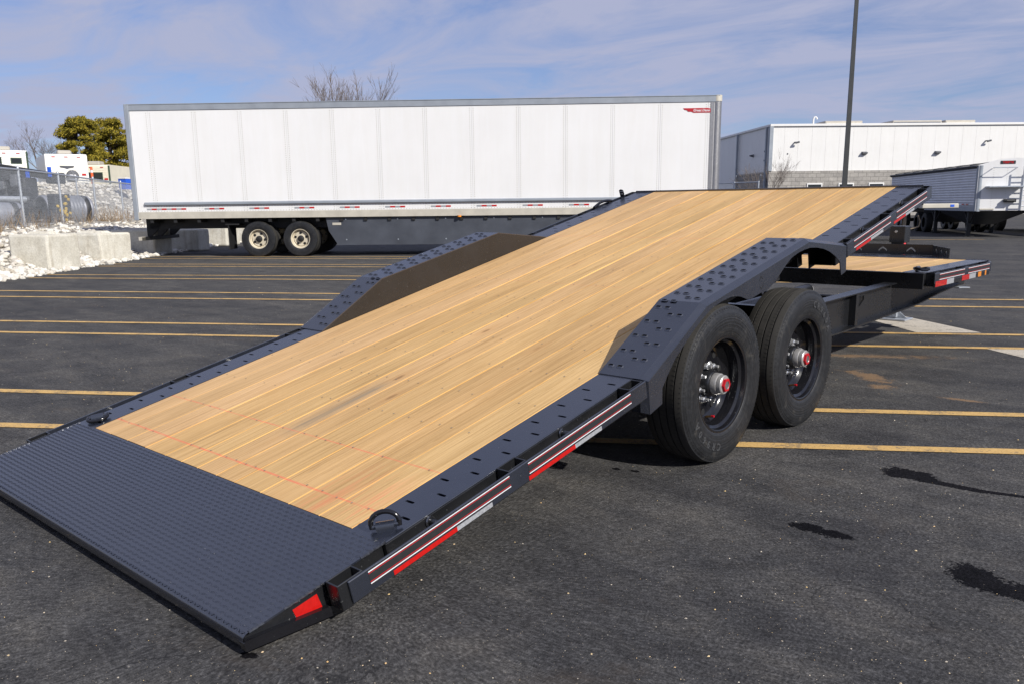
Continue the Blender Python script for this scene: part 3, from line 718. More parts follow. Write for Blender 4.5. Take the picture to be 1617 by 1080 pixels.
# drive-over fenders
lug_me = None
def fender(mx):
    # tread top: rear slope, flat, front slope; chamfer strip to the outer side sheet
    pa = [(1.388,.004), (1.905,.168), (3.000,.168), (3.500,.004)]
    pb = [(1.398,-.006), (1.908,.154), (2.985,.154), (3.478,-.006)]
    b = MB(); th = .006
    for i in range(3):
        (s0, h0), (s1, h1) = pa[i], pa[i+1]
        vs_ = [(mx(0.0), s0, h0), (mx(.218), s0, h0), (mx(.218), s1, h1), (mx(0.0), s1, h1)]
        vs_ += [(v[0], v[1], v[2]-th) for v in vs_]
        b.add(vs_, [(0,1,2,3), (7,6,5,4), (0,4,5,1), (2,6,7,3), (1,5,6,2), (3,7,4,0)])
    top = deckp(b, 'fender', 'coat', recalc=True)
    b = MB()
    (c0, c1) = (.218, .250)
    for i in range(3):
        b.add([(mx(c0), pa[i][0], pa[i][1]), (mx(c1), pb[i][0], pb[i][1]), (mx(c1), pb[i+1][0], pb[i+1][1]), (mx(c0), pa[i+1][0], pa[i+1][1])], [(0,1,2,3)])
    # corner strips running down the ends
    b.add([(mx(.215),1.386,.004), (mx(.25),1.398,-.006), (mx(.25),1.380,-.150), (mx(.215),1.366,-.140)], [(0,1,2,3)])
    b.add([(mx(.215),3.500,.004), (mx(.25),3.478,-.006), (mx(.25),3.462,-.150), (mx(.215),3.485,-.140)], [(3,2,1,0)])
    b.add([(mx(.06),1.384,-.012), (mx(.215),1.386,-.004), (mx(.215),1.366,-.140), (mx(.06),1.366,-.140)], [(0,1,2,3)])
    deckp(b, 'fender_chamfer', 'coat', top)
    b = MB()
    b.tube([(mx(.2165), pa[0][0]+.002, pa[0][1]-.001), (mx(.2165), pa[1][0], pa[1][1]-.001), (mx(.2165), pa[2][0], pa[2][1]-.001), (mx(.2165), pa[3][0]-.002, pa[3][1]-.001)], .0022, 5)
    deckp(b, 'fender_bend', 'coat', top)
    b = MB(); b.tube([(mx(.2492), p_[0], p_[1]-.0005) for p_ in pb], .0020, 5); deckp(b, 'fender_bend', 'coat', top)
    side = [(1.398,-.006), (1.908,.154), (2.985,.154), (3.478,-.006), (3.462,-.150), (3.392,-.154), (3.382,-.074), (3.32,-.02), (3.245,.028), (3.165,.066), (3.082,.096), (3.0,.118), (2.926,.128), (2.85,.132), (2.774,.128), (2.71,.112), (2.66,.093), (2.573,.060), (2.5,.046), (2.455,.046),
            (2.437,.036), (2.425,.052), (2.321,.054), (2.279,.064), (2.221,.096), (2.171,.115), (2.122,.126), (2.042,.132), (1.95,.128), (1.86,.108), (1.78,.082), (1.706,.052), (1.614,.014), (1.543,-.036), (1.494,-.075), (1.480,-.143), (1.383,-.152)]
    b = MB(); b.prism(side, mx(.2445), mx(.2500), 'x'); deckp(b, 'fender_side', 'coat', top)
    for (k, hh) in ((0, .112), (1, .088)):
        b = MB(); d = 1 if k == 0 else -1
        b.prism([(2.412,hh), (2.430,hh+d*.018), (2.448,hh), (2.448,hh+d*.006), (2.430,hh+d*.024), (2.412,hh+d*.006)], mx(.2503), mx(.2509), 'x'); deckp(b, 'cut_mark', 'black', top)
    inner = [(1.388,.000), (1.905,.164), (3.000,.164), (3.500,.000), (3.50,-.05), (2.0,-.05), (1.388,-.05)]
    b = MB(); b.prism(inner, mx(.0020), mx(.0060), 'x'); deckp(b, 'fender_inner_wall', 'coat_dark', top)
    return top
def louver_mesh():
    b = MB(); a, c, h = .0175, .0115, .0042; a2, c2 = .0125, .0065
    o = [(-a,-c*.4), (-a*.7,-c), (a*.7,-c), (a,-c*.4), (a,c*.4), (a*.7,c), (-a*.7,c), (-a,c*.4)]
    i_ = [(p[0]*a2/a, p[1]*c2/c) for p in o]; n = 8
    vs_ = [(p[0], p[1], 0) for p in o]+[(p[0], p[1], h) for p in i_]+[(p[0]*.92, p[1]*.9, h-.006) for p in i_]
    b.add(vs_, [(j, (j+1) % n, n+(j+1) % n, n+j) for j in range(n)], 0)
    b.add(vs_, [(n+j, n+(j+1) % n, 2*n+(j+1) % n, 2*n+j) for j in range(n)], 1); b.add(vs_, [tuple(range(2*n, 3*n))], 1)
    return b.mesh('tread_louver', ['coat', 'black'])
LOUV = louver_mesh()
for sg, mx in sides():
    fd = fender(mx)
    sl = atan2(.164, .517)
    pos = []
    for k in range(5): pos += [((.030, .079), .058+.1068*k)]
    for k in range(4): pos += [((.119, .168), .117+.1070*k)]
    for xs_, u in pos:
        for x in xs_: put('tread_louver', LOUV, fd, (mx(x), 1.388+u*cos(sl), .004+u*sin(sl)+.0004), (sl, 0, 0))
    for k in range(10):
        for x in (.034, .083): put('tread_louver', LOUV, fd, (mx(x), 2.896-.1112*k+(.004 if k else 0), .1684))
    for k in range(10):
        if 2.956-.1111*k > 1.93:
            for x in (.125, .174): put('tread_louver', LOUV, fd, (mx(x), 2.956-.1111*k, .1684))
    for k in range(4):
        for x in ((.034, .083) if k % 2 else (.125, .174)): put('tread_louver', LOUV, fd, (mx(x), 3.06+.11*k, .168-(.06+.11*k)*.328), (-.3169, 0, 0))

# main frame, stationary front deck, tongue
for sg, mx in sides():
    b = MB()
    web = [(2.35,.37), (4.05,.372), (4.77,.394), (5.56,.418), (6.06,.462), (6.7,.50), (7.05,.52), (7.05,.60), (5.3,.60), (5.1,.615), (2.6,.565), (2.35,.50)]
    b.prism(web, mx(-.058), mx(-.052), 'x')
    low = [(2.35,.37), (4.05,.372), (4.77,.394), (5.56,.418), (6.06,.462), (6.7,.50)]
    for i in range(len(low)-1):
        (y0, z0), (y1, z1) = low[i], low[i+1]
        b.prism([(y0, z0), (y1, z1), (y1, z1-.010), (y0, z0-.010)], mx(-.100), mx(-.005), 'x')
    b.prism([(2.6,.5655), (5.06,.6155), (5.06,.6235), (2.6,.5735)], mx(-.100), mx(-.005), 'x')
    fr = worldp(b, 'frame_rail', 'coat_dark')
    # gusset plate with a triangular window
    b = MB(); y0 = 4.28
    o = [(y0,.385), (y0+.05,.385), (y0+.05,.45), (y0+.24,.535), (y0+.24,.575), (y0+.22,.600), (y0,.600)]
    b.prism([(y0,.386), (y0+.05,.386), (y0+.05,.598), (y0,.598)], mx(-.050), mx(-.006), 'x')
    b.prism([(y0+.05,.575), (y0+.22,.575), (y0+.22,.598), (y0+.05,.598)], mx(-.040), mx(-.030), 'x')
    b.prism([(y0+.05,.44), (y0+.05,.465), (y0+.20,.545), (y0+.20,.574), (y0+.222,.574), (y0+.222,.535)], mx(-.040), mx(-.030), 'x')
    worldp(b, 'frame_gusset', 'coat_dark', fr)
    b = MB()
    for yy in (2.02, 2.92):
        b.cbox(min(mx(-.10), mx(.0)), max(mx(-.10), mx(.0)), yy-.33, yy+.33, .405, .43, .004); b.cbox(min(mx(-.10), mx(.0)), max(mx(-.10), mx(.0)), yy-.33, yy+.33, .435, .455, .004)
    worldp(b, 'leaf_spring', 'coat_dark')
for yy in (2.02, 2.92):
    b = MB(); b.cyl((mir(.02), yy, .377), (.02, yy, .377), .045, n=16); worldp(b, 'axle', 'coat_dark')
for yy in (3.7, 4.6):
    b = MB(); b.cbox(mir(-.06), -.06, yy-.04, yy+.04, .40, .55, .004); worldp(b, 'cross_member', 'coat_dark')
b = MB(); b.cyl((-.62, 2.9, .47), (-.62, 4.9, .55), .045, n=14); b.cyl((-.62, 4.2, .52), (-.62, 4.95, .55), .028, n=12, mi=1); worldp(b, 'tilt_cylinder', ['coat_dark', 'chrome'])

YF0, YF1, ZF = 5.125, 6.79, .70
b = MB(); b.cbox(mir(.170), .170, 5.085, 5.122, .580, .699, .003); worldp(b, 'rear_beam', 'coat_dark')
for i in range(12):
    x1, x0 = seams[i]-.001, seams[i+1]+.001
    b = MB(); b.cbox(x0, x1, YF0, YF1-.012, ZF-.038, ZF+random.uniform(-.001, .001), .004); worldp(b, 'front_deck_plank', 'wood')
for sg, mx in sides():
    b = MB(); b.cbox(min(mx(.0015), mx(.170)), max(mx(.0015), mx(.170)), YF0, YF1-.004, .6915, .7005, .002); worldp(b, 'front_side_plate', 'coat')
    b = MB(); b.cbox(min(mx(.10), mx(.169)), max(mx(.10), mx(.169)), YF0, YF1-.004, .585, .6910, .002); worldp(b, 'front_channel', 'coat_dark')
    b = MB(); b.cbox(min(mx(.236), mx(.245)), max(mx(.236), mx(.245)), 5.10, 6.60, .622, .698, .002)
    b.add([(mx(.245),6.60,.622), (mx(.180),6.785,.622), (mx(.180),6.785,.698), (mx(.245),6.60,.698), (mx(.236),6.60,.622), (mx(.172),6.78,.622), (mx(.172),6.78,.698), (mx(.236),6.60,.698)], [(0,1,2,3), (7,6,5,4), (3,2,6,7), (0,4,5,1)])
    rr = worldp(b, 'front_rub_rail', 'coat')
    for (d0, d1) in ((5.20, 5.83), (5.93, 6.55)):
        b = MB(); b.box(min(mx(.2452), mx(.2458)), max(mx(.2452), mx(.2458)), d0, d1, .645, .694); worldp(b, 'decal_band', 'decal_black', rr)
        b = MB()
        for (h0, h1, mi) in ((.6868, .6908, 0), (.682, .6846, 1), (.6537, .6563, 1), (.6465, .6505, 0)): b.box(min(mx(.2458), mx(.2462)), max(mx(.2458), mx(.2462)), d0, d1, h0, h1, mi)
        worldp(b, 'decal_pinstripe', ['decal_white', 'decal_red'], rr)
    for (t0, t1, mi) in ((5.115, 5.385, 'reflector_red'), (5.385, 5.56, 'tape_white'), (5.77, 5.97, 'reflector_red'), (5.97, 6.15, 'tape_white'), (6.22, 6.31, 'amber'), (6.42, 6.46, 'amber')):
        b = MB(); b.box(min(mx(.2453), mx(.2465)), max(mx(.2453), mx(.2465)), t0, t1, .600, .640); worldp(b, 'reflective_tape' if mi != 'amber' else 'side_marker', mi, rr)
    b = MB(); b.box(min(mx(.236), mx(.2448)), max(mx(.236), mx(.2448)), 5.105, 6.56, .598, .6215); worldp(b, 'tape_backing', 'coat_dark', rr)
    for p0 in (5.135, 5.86, 6.50):
        b = MB(); w = .006
        for (x0, x1, a0, a1) in ((.1705, .1765, p0, p0+.09), (.230, .2355, p0, p0+.09), (.1765, .230, p0, p0+w), (.1765, .230, p0+.09-w, p0+.09)):
            b.cbox(min(mx(x0), mx(x1)), max(mx(x0), mx(x1)), a0, a1, .60, .702, .0015)
        worldp(b, 'stake_pocket', 'coat_dark')
    # D-ring folded at the rear corner of the front deck
    b = MB(); c = Vector((mx(.115), 5.20, ZF+.022)); b.tube([c+Vector((.050*cos(a*pi/8), .040*sin(a*pi/8), .006*sin(a*pi/4))) for a in range(16)], .011, 8, closed=True)
    dr = worldp(b, 'd_ring', 'coat_gloss'); b = MB(); b.cbox(min(mx(.075), mx(.10)), max(mx(.075), mx(.10)), 5.165, 5.235, ZF+.001, ZF+.042, .008); worldp(b, 'ring_bracket', 'coat', dr)
b = MB(); b.cbox(mir(.178), .178, YF1-.003, YF1+.008, .585, .704, .002); worldp(b, 'front_deck_lip', 'coat')
for yy in (5.35, 5.75, 6.15, 6.55):
    b = MB(); b.cbox(mir(.095), .095, yy-.03, yy+.03, .60, .661, .003); worldp(b, 'front_joist', 'coat_dark')
# tool tray over the tongue with punched lips
b = MB(); b.prism([(-1.88,6.80), (-.15,6.80), (-.44,7.30), (-1.59,7.30)], .690, .697, 'z'); tr = worldp(b, 'tongue_tray', 'coat')
def lip(p0, p1, z0, z1, holes):
    p0, p1 = Vector(p0), Vector(p1); L = (p1-p0).length; d = (p1-p0)/L; nrm = Vector((-d.y, d.x))
    b = MB(); bm = bmesh.new(); loops = [[(0, 0), (L, 0), (L, z1-z0), (0, z1-z0)]]
    for hx in holes:
        w = .042; loops.append([(hx-w, .028), (hx-w*.5, .046), (hx, .058), (hx+w*.5, .046), (hx+w, .028), (hx+w, .040+.004), (hx+w*.5, .064), (hx, .076), (hx-w*.5, .064), (hx-w, .044)][::1])
    for lp in loops:
        vv = [bm.verts.new((p0.x+d.x*u, p0.y+d.y*u, z0+h)) for u, h in lp]
        for i in range(len(vv)): bm.edges.new((vv[i], vv[(i+1) % len(vv)]))
    bmesh.ops.triangle_fill(bm, use_beauty=True, edges=bm.edges[:], normal=(nrm.x, nrm.y, 0))
    r = bmesh.ops.extrude_face_region(bm, geom=bm.faces[:]); 
    for v in [g_ for g_ in r['geom'] if isinstance(g_, bmesh.types.BMVert)]: v.co += Vector((nrm.x, nrm.y, 0))*.006
    bmesh.ops.recalc_face_normals(bm, faces=bm.faces)
    b.bm(bm); worldp(b, 'tray_lip', 'coat_dark', tr)
lip((-.44, 7.30), (-1.59, 7.30), .698, .800, (.20, .47, .72, .98))
lip((-.15, 6.81), (-.44, 7.30), .698, .795, (.10, .27, .44)); lip((-1.59, 7.30), (-1.88, 6.81), .698, .795, (.13, .30, .47))
# A-frame tongue, jack and coupler
for sx in (1, -1):
    b = MB(); x0 = -1.016+sx*.62; 
    b.add([(x0-.04,6.8,.50), (x0+.04,6.8,.50), (x0+.04,6.8,.62), (x0-.04,6.8,.62), (-1.016+sx*.06-.04,8.55,.46), (-1.016+sx*.06+.04,8.55,.46), (-1.016+sx*.06+.04,8.55,.56), (-1.016+sx*.06-.04,8.55,.56)],
          [(0,3,2,1), (4,5,6,7), (0,1,5,4), (1,2,6,5), (2,3,7,6), (3,0,4,7)]); worldp(b, 'tongue_beam', 'coat_dark')
b = MB(); b.cbox(-1.09, -.94, 8.40, 8.75, .46, .57, .01); b.cyl((-1.016,8.78,.50), (-1.016,8.78,.60), .05, n=14, mi=1); worldp(b, 'coupler', ['coat_dark', 'galv'])
JX, JY = -.885, 7.68
b = MB(); b.cbox(JX-.062, JX+.062, JY-.062, JY+.062, .40, .86, .006); b.cbox(JX-.078, JX+.078, JY-.078, JY+.078, .80, .965, .006); jk = worldp(b, 'tongue_jack', 'coat_dark')
b = MB(); b.cbox(JX-.046, JX+.046, JY-.046, JY+.046, .03, .401, .004); b.cbox(JX-.16, JX+.16, JY-.12, JY+.12, .0045, .022, .004); b.prism([(JX-.14,.022), (JX-.046,.022), (JX-.046,.10)], JY-.006, JY+.006, 'y'); b.prism([(JX+.14,.022), (JX+.046,.022), (JX+.046,.10)], JY-.006, JY+.006, 'y')
worldp(b, 'jack_leg', 'galv', jk)
b = MB(); b.cyl((JX-.01,JY-.079,.91), (JX-.01,JY-.092,.91), .012, n=10); worldp(b, 'jack_bolt', 'chrome', jk)
b = MB(); b.box(JX+.0625, JX+.064, JY-.05, JY+.01, .64, .80); worldp(b, 'warning_sticker', 'sticker_red', jk)
b = MB(); b.cbox(-.40, -.12, 7.05, 7.25, .44, .56, .01); worldp(b, 'battery_box', 'coat_dark')
b = MB(); b.cyl((-.16,7.06,.585), (-.12,6.92,.585), .02, n=10); worldp(b, 'wiring_plug', 'blue')
b = MB(); b.prism([(-.42,7.12), (-.10,7.02), (-.03,7.10), (-.32,7.26)], .425, .433, 'z'); worldp(b, 'step_plate', 'galv')

# wheels
def tyre_profile(Rr, W, rim_r):
    h = W/2; p = []
    p.append((-h*.80, rim_r, 0)); p.append((-h*.97, rim_r+.03, 0)); p.append((-h, (rim_r+Rr)/2, 0)); p.append((-h*.93, Rr-.028, 0)); p.append((-h*.86, Rr-.008, 0))
    tw = h*.84; ribs = 5; gw = .0085; rw = (2*tw-gw*(ribs-1))/ribs; x = -tw
    for i in range(ribs):
        p.append((x, Rr-(.005 if i == 0 else .0)-abs(x)*.02, 1)); x += rw
        p.append((x, Rr-(.005 if i == ribs-1 else .0)-abs(x)*.02, 1))
        if i < ribs-1:
            p.append((x+.001, Rr-.011, 2)); p.append((x+gw-.001, Rr-.011, 1)); x += gw
    p += [(h*.86, Rr-.008, 0), (h*.93, Rr-.028, 0), (h*.985, Rr-.048, 0), (h*.987, Rr-.052, 0), (h*1.0, (rim_r+Rr)/2+.008, 0), (h*.985, rim_r+.045, 0), (h*.955, rim_r+.026, 0), (h*.952, rim_r+.022, 0), (h*.90, rim_r+.004, 0), (h*.86, rim_r-.002, 0)]
    return p
TR, TW, RR = .3815, .226, .231
def make_wheel():
    b = MB(); b.lathe(tyre_profile(TR, TW, RR), 88)
    # shoulder notches and tread sipes as small dark cuts standing a hair proud
    for k in range(104):
        a = 2*pi*k/104; c_, s_ = cos(a), sin(a); d = .0026; h = TW/2
        def P(x, r, t_): return (x, r*c_-t_*s_, r*s_+t_*c_)
        b.add([P(h*.80, TR-.0042, -d), P(h*.80, TR-.0042, d), P(h*.935, TR-.0215, d), P(h*.935, TR-.0215, -d)], [(0,1,2,3)], 2)
    for k in range(110):
        for ri, x in enumerate((-.052, 0.0, .052)):
            a = 2*pi*(k+.33*ri)/110; c_, s_ = cos(a), sin(a); d = .0012
            def P(x_, r, t_): return (x_, r*c_-t_*s_, r*s_+t_*c_)
            b.add([P(x-.013, TR-.0005, -d-.002), P(x-.013, TR-.0005, d-.002), P(x+.013, TR-.0005, d+.002), P(x+.013, TR-.0005, -d+.002)], [(0,1,2,3)], 2)
    ty = b.build('tyre', ['rubber', 'tread_rubber', 'black'])
    h = TW/2
    rp = [(h*.855, RR+.001), (h*.89, RR+.004), (h*.895, RR-.002), (h*.86, RR-.012), (h*.70, RR-.017), (h*.62, RR-.030), (h*.30, RR-.036), (h*.18, RR-.034), (h*.05, RR-.046), (-.004, RR-.055), (-.010, RR-.075), (-.006, .125), (-.003, .115), (-.003, .0)]
    b = MB(); b.lathe(rp, 64); b.lathe([(-h*.8, RR), (-h*.75, RR-.02), (-.02, RR-.045)], 48)
    for k in range(10):
        a = 2*pi*(k+.5)/10; b.cyl((-.0065, .150*cos(a), .150*sin(a)), (-.0055, .150*cos(a), .150*sin(a)), .017, n=12, mi=1)
    rim = b.build('rim', ['coat_gloss', 'black'], ty)
    b = MB(); b.lathe([(-.003,.068), (.045,.064), (.052,.058), (.053,.0)], 32); b.build('hub', 'coat_dark', ty)
    b = MB(); b.lathe([(.052,.050), (.054,.052), (.080,.052), (.083,.050), (.084,.046), (.086,.048), (.104,.046), (.108,.042), (.108,.0)], 32); b.build('hub_cap', 'hubcap', ty)
    b = MB(); hexo = [(.033*cos(a*pi/3), .033*sin(a*pi/3)) for a in range(6)]; hexi = [(.021*cos(a*pi/12), .021*sin(a*pi/12)) for a in range(24)]
    b.lathe([(.108,.034), (.119,.033), (.1195,.022)], 6, smooth=False); b.lathe([(.1195,.022), (.117,.020), (.117,.0)], 20, mi=1)
    b.build('oil_cap', ['red', 'alu'], ty)
    nut = MB(); nut.lathe([(-.003,.0185), (.003,.018), (.003,.0145), (.006,.0145), (.023,.0138), (.026,.011), (.026,.0075)], 6, smooth=False); nut.cyl((.026,0,0), (.046,0,0), .0072, n=10); nut.lathe([(-.003,.022), (.0,.0215), (.003,.018)], 16)
    nm = nut.mesh('lug_nut', 'chrome')
    for k in range(8):
        a = 2*pi*(k+.35)/8; put('lug_nut', nm, ty, (.0, .086*cos(a), .086*sin(a)))
    b = MB(); b.cyl((.0,.02,-.176), (.030,.022,-.170), .0055, n=8); b.cyl((.030,.022,-.170), (.044,.022,-.168), .006, n=8, mi=1); b.build('valve_stem', ['brass', 'red'], ty)
    return ty
W0 = make_wheel()
def letters(ty, txt, rad, a_mid, size, step, mat='letter_rubber'):
    ms = []
    for i, ch in enumerate(txt):
        if ch == ' ': continue
        a = a_mid-(i-(len(txt)-1)/2)*step
        # local frame on the outer sidewall: right = clockwise tangent, up = radial, normal = +X
        rad_v = Vector((0, cos(a), sin(a))); tan_v = Vector((0, sin(a), -cos(a))); nx_ = Vector((1, 0, 0))
        mt = Matrix((( tan_v.x, rad_v.x, nx_.x, TW/2*.99+.0012), (tan_v.y, rad_v.y, nx_.y, rad*cos(a)), (tan_v.z, rad_v.z, nx_.z, rad*sin(a)), (0,0,0,1)))
        text_part('sidewall_letter', ch, size, mat, ty, mt, .0030, bold=.0012)
W0.parent = trailer; W0.location = Vector((.142, 2.02, .3785))-RL
W1 = copy_tree(W0, trailer); W1.location = Vector((.142, 2.92, .3785))-RL; W1.rotation_euler = (0.16, 0, 0)
for yy in (2.02, 2.92):
    w = copy_tree(W0, trailer); w.location = Vector((mir(.142), yy, .3785))-RL; w.rotation_euler = (.3*yy, 0, pi)
letters(W0, 'CR960A', .282, radians(236), .050, radians(9.8))
letters(W1, 'CR960A', .282, radians(44), .050, radians(9.8))

# ------------------------------------------------------------------ white box semi-trailer
TD = 0.7031
semi = thing('box_semi_trailer', 'long white dry van semi-trailer with charcoal side skirt parked across the lot', 'semi trailer', tuple(Vector((cos(TD), sin(TD), 0))*0 + Vector((-sin(TD), cos(TD), 0))*18.9), TD)
# local: x along (rear -9.62, front 4.89), y away from the camera, z up
XA, XB, SW = -9.60, 4.88, 2.36
ZB, ZW, ZR, ZT = .955, 1.126, 3.556, 3.714
b = MB(); b.box(XA+.10, XB-.10, .012, SW-.012, 1.0, ZT-.03); b.build('box_core', 'van_white', semi)
pan = [XA+.105]+[-9.04+1.1335*i for i in range(13)]+[XB-.105]
for i in range(len(pan)-1):
    for (ya, yb) in ((.0, .0115), (SW-.0115, SW)):
        b = MB(); b.cbox(pan[i]+.002, pan[i+1]-.002, ya, yb, ZW, ZR, .002); b.build('side_panel', 'van_white', semi)
b = MB()
for sx in pan[1:-1]:
    for dxx in (-.045, .045):
        z = ZW+.03
        while z < ZR-.02:
            b.add([(sx+dxx-.009,-.0005,z-.009), (sx+dxx+.009,-.0005,z-.009), (sx+dxx+.009,-.0005,z+.009), (sx+dxx-.009,-.0005,z+.009), (sx+dxx,-.005,z)], [(0,1,4), (1,2,4), (2,3,4), (3,0,4)])
            z += .052
for z in [ZW+.02, ZW+.13]:
    x = XA+.2
    while x < XB-.2:
        b.add([(x-.008,-.0005,z-.008), (x+.008,-.0005,z-.008), (x+.008,-.0005,z+.008), (x-.008,-.0005,z+.008), (x,-.004,z)], [(0,1,4), (1,2,4), (2,3,4), (3,0,4)]); x += .07
tag(b.build('rivets', 'rivet', semi), kind='stuff')
b = MB(); b.cbox(XA+.06, XB-.06, -.018, SW+.018, ZR, ZT-.022, .006); b.cbox(XA+.05, XB-.05, -.026, SW+.026, ZT-.0215, ZT, .006); b.build('top_rail', 'van_grey', semi)
b = MB(); b.cbox(XA+.03, XB-.05, -.014, SW+.014, ZB, ZW-.001, .006); b.build('bottom_rail', 'van_cream', semi)
b = MB(); b.cbox(XA+.28, XB-.2, -.06, -.0145, 1.285, 1.365, .018); b.build('rub_rail', 'van_grey', semi)
b = MB(); b.cbox(XA-.02, XA+.1, -.022, .12, ZB-.03, ZT+.004, .012); b.cbox(XA-.02, XA+.1, SW-.12, SW+.022, ZB-.03, ZT+.004, .012); b.cbox(XA-.018, XA+.09, .1205, SW-.1205, ZT-.16, ZT+.002, .01); b.build('rear_frame', 'van_grey', semi)
for k in range(2):
    b = MB(); y0 = .13+k*(SW-.26)/2; b.cbox(XA+.0, XA+.06, y0+.004, y0+(SW-.26)/2-.004, ZB+.05, ZT-.165, .006); dr = b.build('rear_door', 'van_white', semi)
    b = MB(); b.cyl((XA-.02, y0+.4, ZB), (XA-.02, y0+.4, ZT-.1), .02, n=8); b.build('lock_rod', 'galv', dr)
for (cy_, sg) in ((.10, -1), (SW-.10, 1)):
    b = MB(); b.lathe([(ZB-.02, .118), (ZT-.03, .118)], 24, axis='z', c=(XB-.1, cy_, 0)); b.build('front_corner_post', 'alu', semi)
    b = MB(); b.cyl((XB-.1,cy_,ZT-.14), (XB-.1,cy_,ZT+.003), .126, n=24); b.build('corner_cap', 'van_cream', semi)
b = MB(); b.box(XB-.10, XB+.016, .1, SW-.1, ZB, ZT-.035); b.build('front_wall', 'alu', semi)
b = MB(); b.cbox(XB-.26, XB-.17, -.010, -.0005, ZW, ZR, .002); b.build('post_flange', 'alu', semi)
# conspicuity tape
x = XA+.30; k = 0
starts = [XA+.32, XA+.82]+[-8.0+1.1335*i+.18 for i in range(12)]
for s0 in starts:
    for j, (mi) in enumerate(('tape_white', 'reflector_red', 'tape_white', 'reflector_red')):
        b = MB(); b.box(s0+.125*j, s0+.125*(j+1)-.003, -.0035, -.0020-.0000, 1.175, 1.215); b.build('reflective_tape', mi, semi)
b = MB(); b.cyl((-1.45,-.016,.93), (-1.45,-.016,.97), .05, n=12); b.build('side_marker', 'amber', semi)
# nose logo
b = MB(); b.prism([(3.97,3.42), (4.55,3.42), (4.62,3.405), (4.63,3.315), (4.22,3.315), (4.17,3.34), (4.09,3.34), (4.06,3.372), (4.0,3.385)], -.0075, -.0020, 'y'); lg = b.build('nose_badge', 'decal_red', semi)
text_part('badge_lettering', 'Great Dane', .082, 'decal_white', lg, Matrix.Translation((4.40, -.0090, 3.342)) @ Matrix.Rotation(pi/2, 4, 'X'), .002, shear=.25, bold=.002)
# chassis, skirt, mud flaps, guard
b = MB(); b.box(XA+.15, XB-.2, .45, .62, .70, .954); b.box(XA+.15, XB-.2, SW-.62, SW-.45, .70, .954)
for x in [XA+.4+.6*i for i in range(23)]: b.box(x-.04, x+.04, .03, SW-.03, .86, .953)
b.build('chassis', 'chassis', semi)
b = MB(); b.prism([(-4.80,.950), (-4.74,.62), (-4.52,.27), (3.4,.27), (3.4,.950)], .06, .09, 'y'); sk = b.build('side_skirt', 'skirt', semi)
b = MB()
for x in [-4.3, -3.0, -1.8, -.6, .6, 1.8]:
    for z in (.40, .90): b.cyl((x,.052,z), (x,.0598,z), .018, n=8)
b.build('skirt_bolt', 'van_grey', sk)
b = MB(); b.cbox(-4.64, -4.42, .050, .0595, .76, .82, .002); b.build('skirt_label', 'van_cream', sk)
b = MB(); b.prism([(-4.80,.950), (-4.74,.62), (-4.52,.27), (3.4,.27), (3.4,.950)], SW-.09, SW-.06, 'y'); b.build('side_skirt', 'skirt', semi)
for y0 in (.08, SW-.62):
    b = MB(); b.cbox(-7.30, -7.28, y0, y0+.54, .18, .78, .004); mf = b.build('mud_flap', 'chassis', semi)
    b = MB(); b.cbox(-7.36, -7.02, y0, y0+.54, .785, .82, .004); b.build('flap_hanger', 'chassis', mf)
b = MB(); b.cbox(XA+.02, XA+.10, .04, SW-.04, .42, .51, .006); b.box(XA+.02, XA+.10, .03, .25, .425, .515, 1)
gd = b.build('underride_guard', ['chassis', 'van_cream'], semi)
for y0 in (.45, 1.05, SW-.55):
    b = MB(); b.prism([(XA+.06,.51), (XA+.16,.51), (XA+.62,.954), (XA+.06,.954)], y0, y0+.09, 'y'); b.build('guard_strut', 'chassis', gd)
def heavy_wheel(R_, W_, rim_mat='rim_cream', n=40):
    b = MB(); b.lathe([(-W_/2*.8,R_*.55), (-W_/2,R_*.75), (-W_/2*.9,R_*.97), (-W_/2*.75,R_,1), (-.03,R_,1), (-.028,R_*.975,1), (-.018,R_*.975,1), (-.016,R_,1), (.016,R_,1), (.018,R_*.975,1), (.028,R_*.975,1), (.03,R_,1), (W_/2*.75,R_), (W_/2*.9,R_*.97), (W_/2,R_*.76), (W_/2*.9,R_*.58), (W_/2*.82,R_*.545)], n)
    ty = b.build('tyre', ['rubber', 'tread_rubber'])
    b = MB(); b.lathe([(W_/2*.80,R_*.56), (W_/2*.88,R_*.555), (W_/2*.84,R_*.52), (W_/2*.2,R_*.49), (W_/2*.1,R_*.44), (.04,R_*.40), (.03,R_*.28), (.045,R_*.2), (.045,0.)], 32)
    for k in range(5): 
        a = 2*pi*k/5; b.cyl((.036,R_*.335*cos(a),R_*.335*sin(a)), (.044,R_*.335*cos(a),R_*.335*sin(a)), R_*.075, n=12, mi=1)
    b.build('rim', [rim_mat, 'black'], ty)
    b = MB(); b.lathe([(.04,R_*.19), (.09,R_*.17), (.10,R_*.13), (.10,0)], 20); b.build('hub', 'chassis', ty)
    return ty
hw = heavy_wheel(.435, .24); first = True
for x in (-6.52, -5.46):
    for (y0, rz) in ((.13, -pi/2), (.40, -pi/2), (SW-.13, pi/2), (SW-.40, pi/2)):
        w = hw if first else copy_tree(hw, semi); first = False
        w.parent = semi; w.location = (x, y0, .4355); w.rotation_euler = (.4*x, 0, rz)
    b = MB(); b.cyl((x,.3,.4355), (x,SW-.3,.4355), .07, n=12); b.build('axle', 'chassis', semi)
for y0 in (.55, SW-.65):
    b = MB(); b.cbox(1.9, 2.02, y0, y0+.1, .03, .93, .006); b.cbox(1.82, 2.10, y0-.08, y0+.18, .001, .03, .004); b.build('landing_leg', 'chassis', semi)

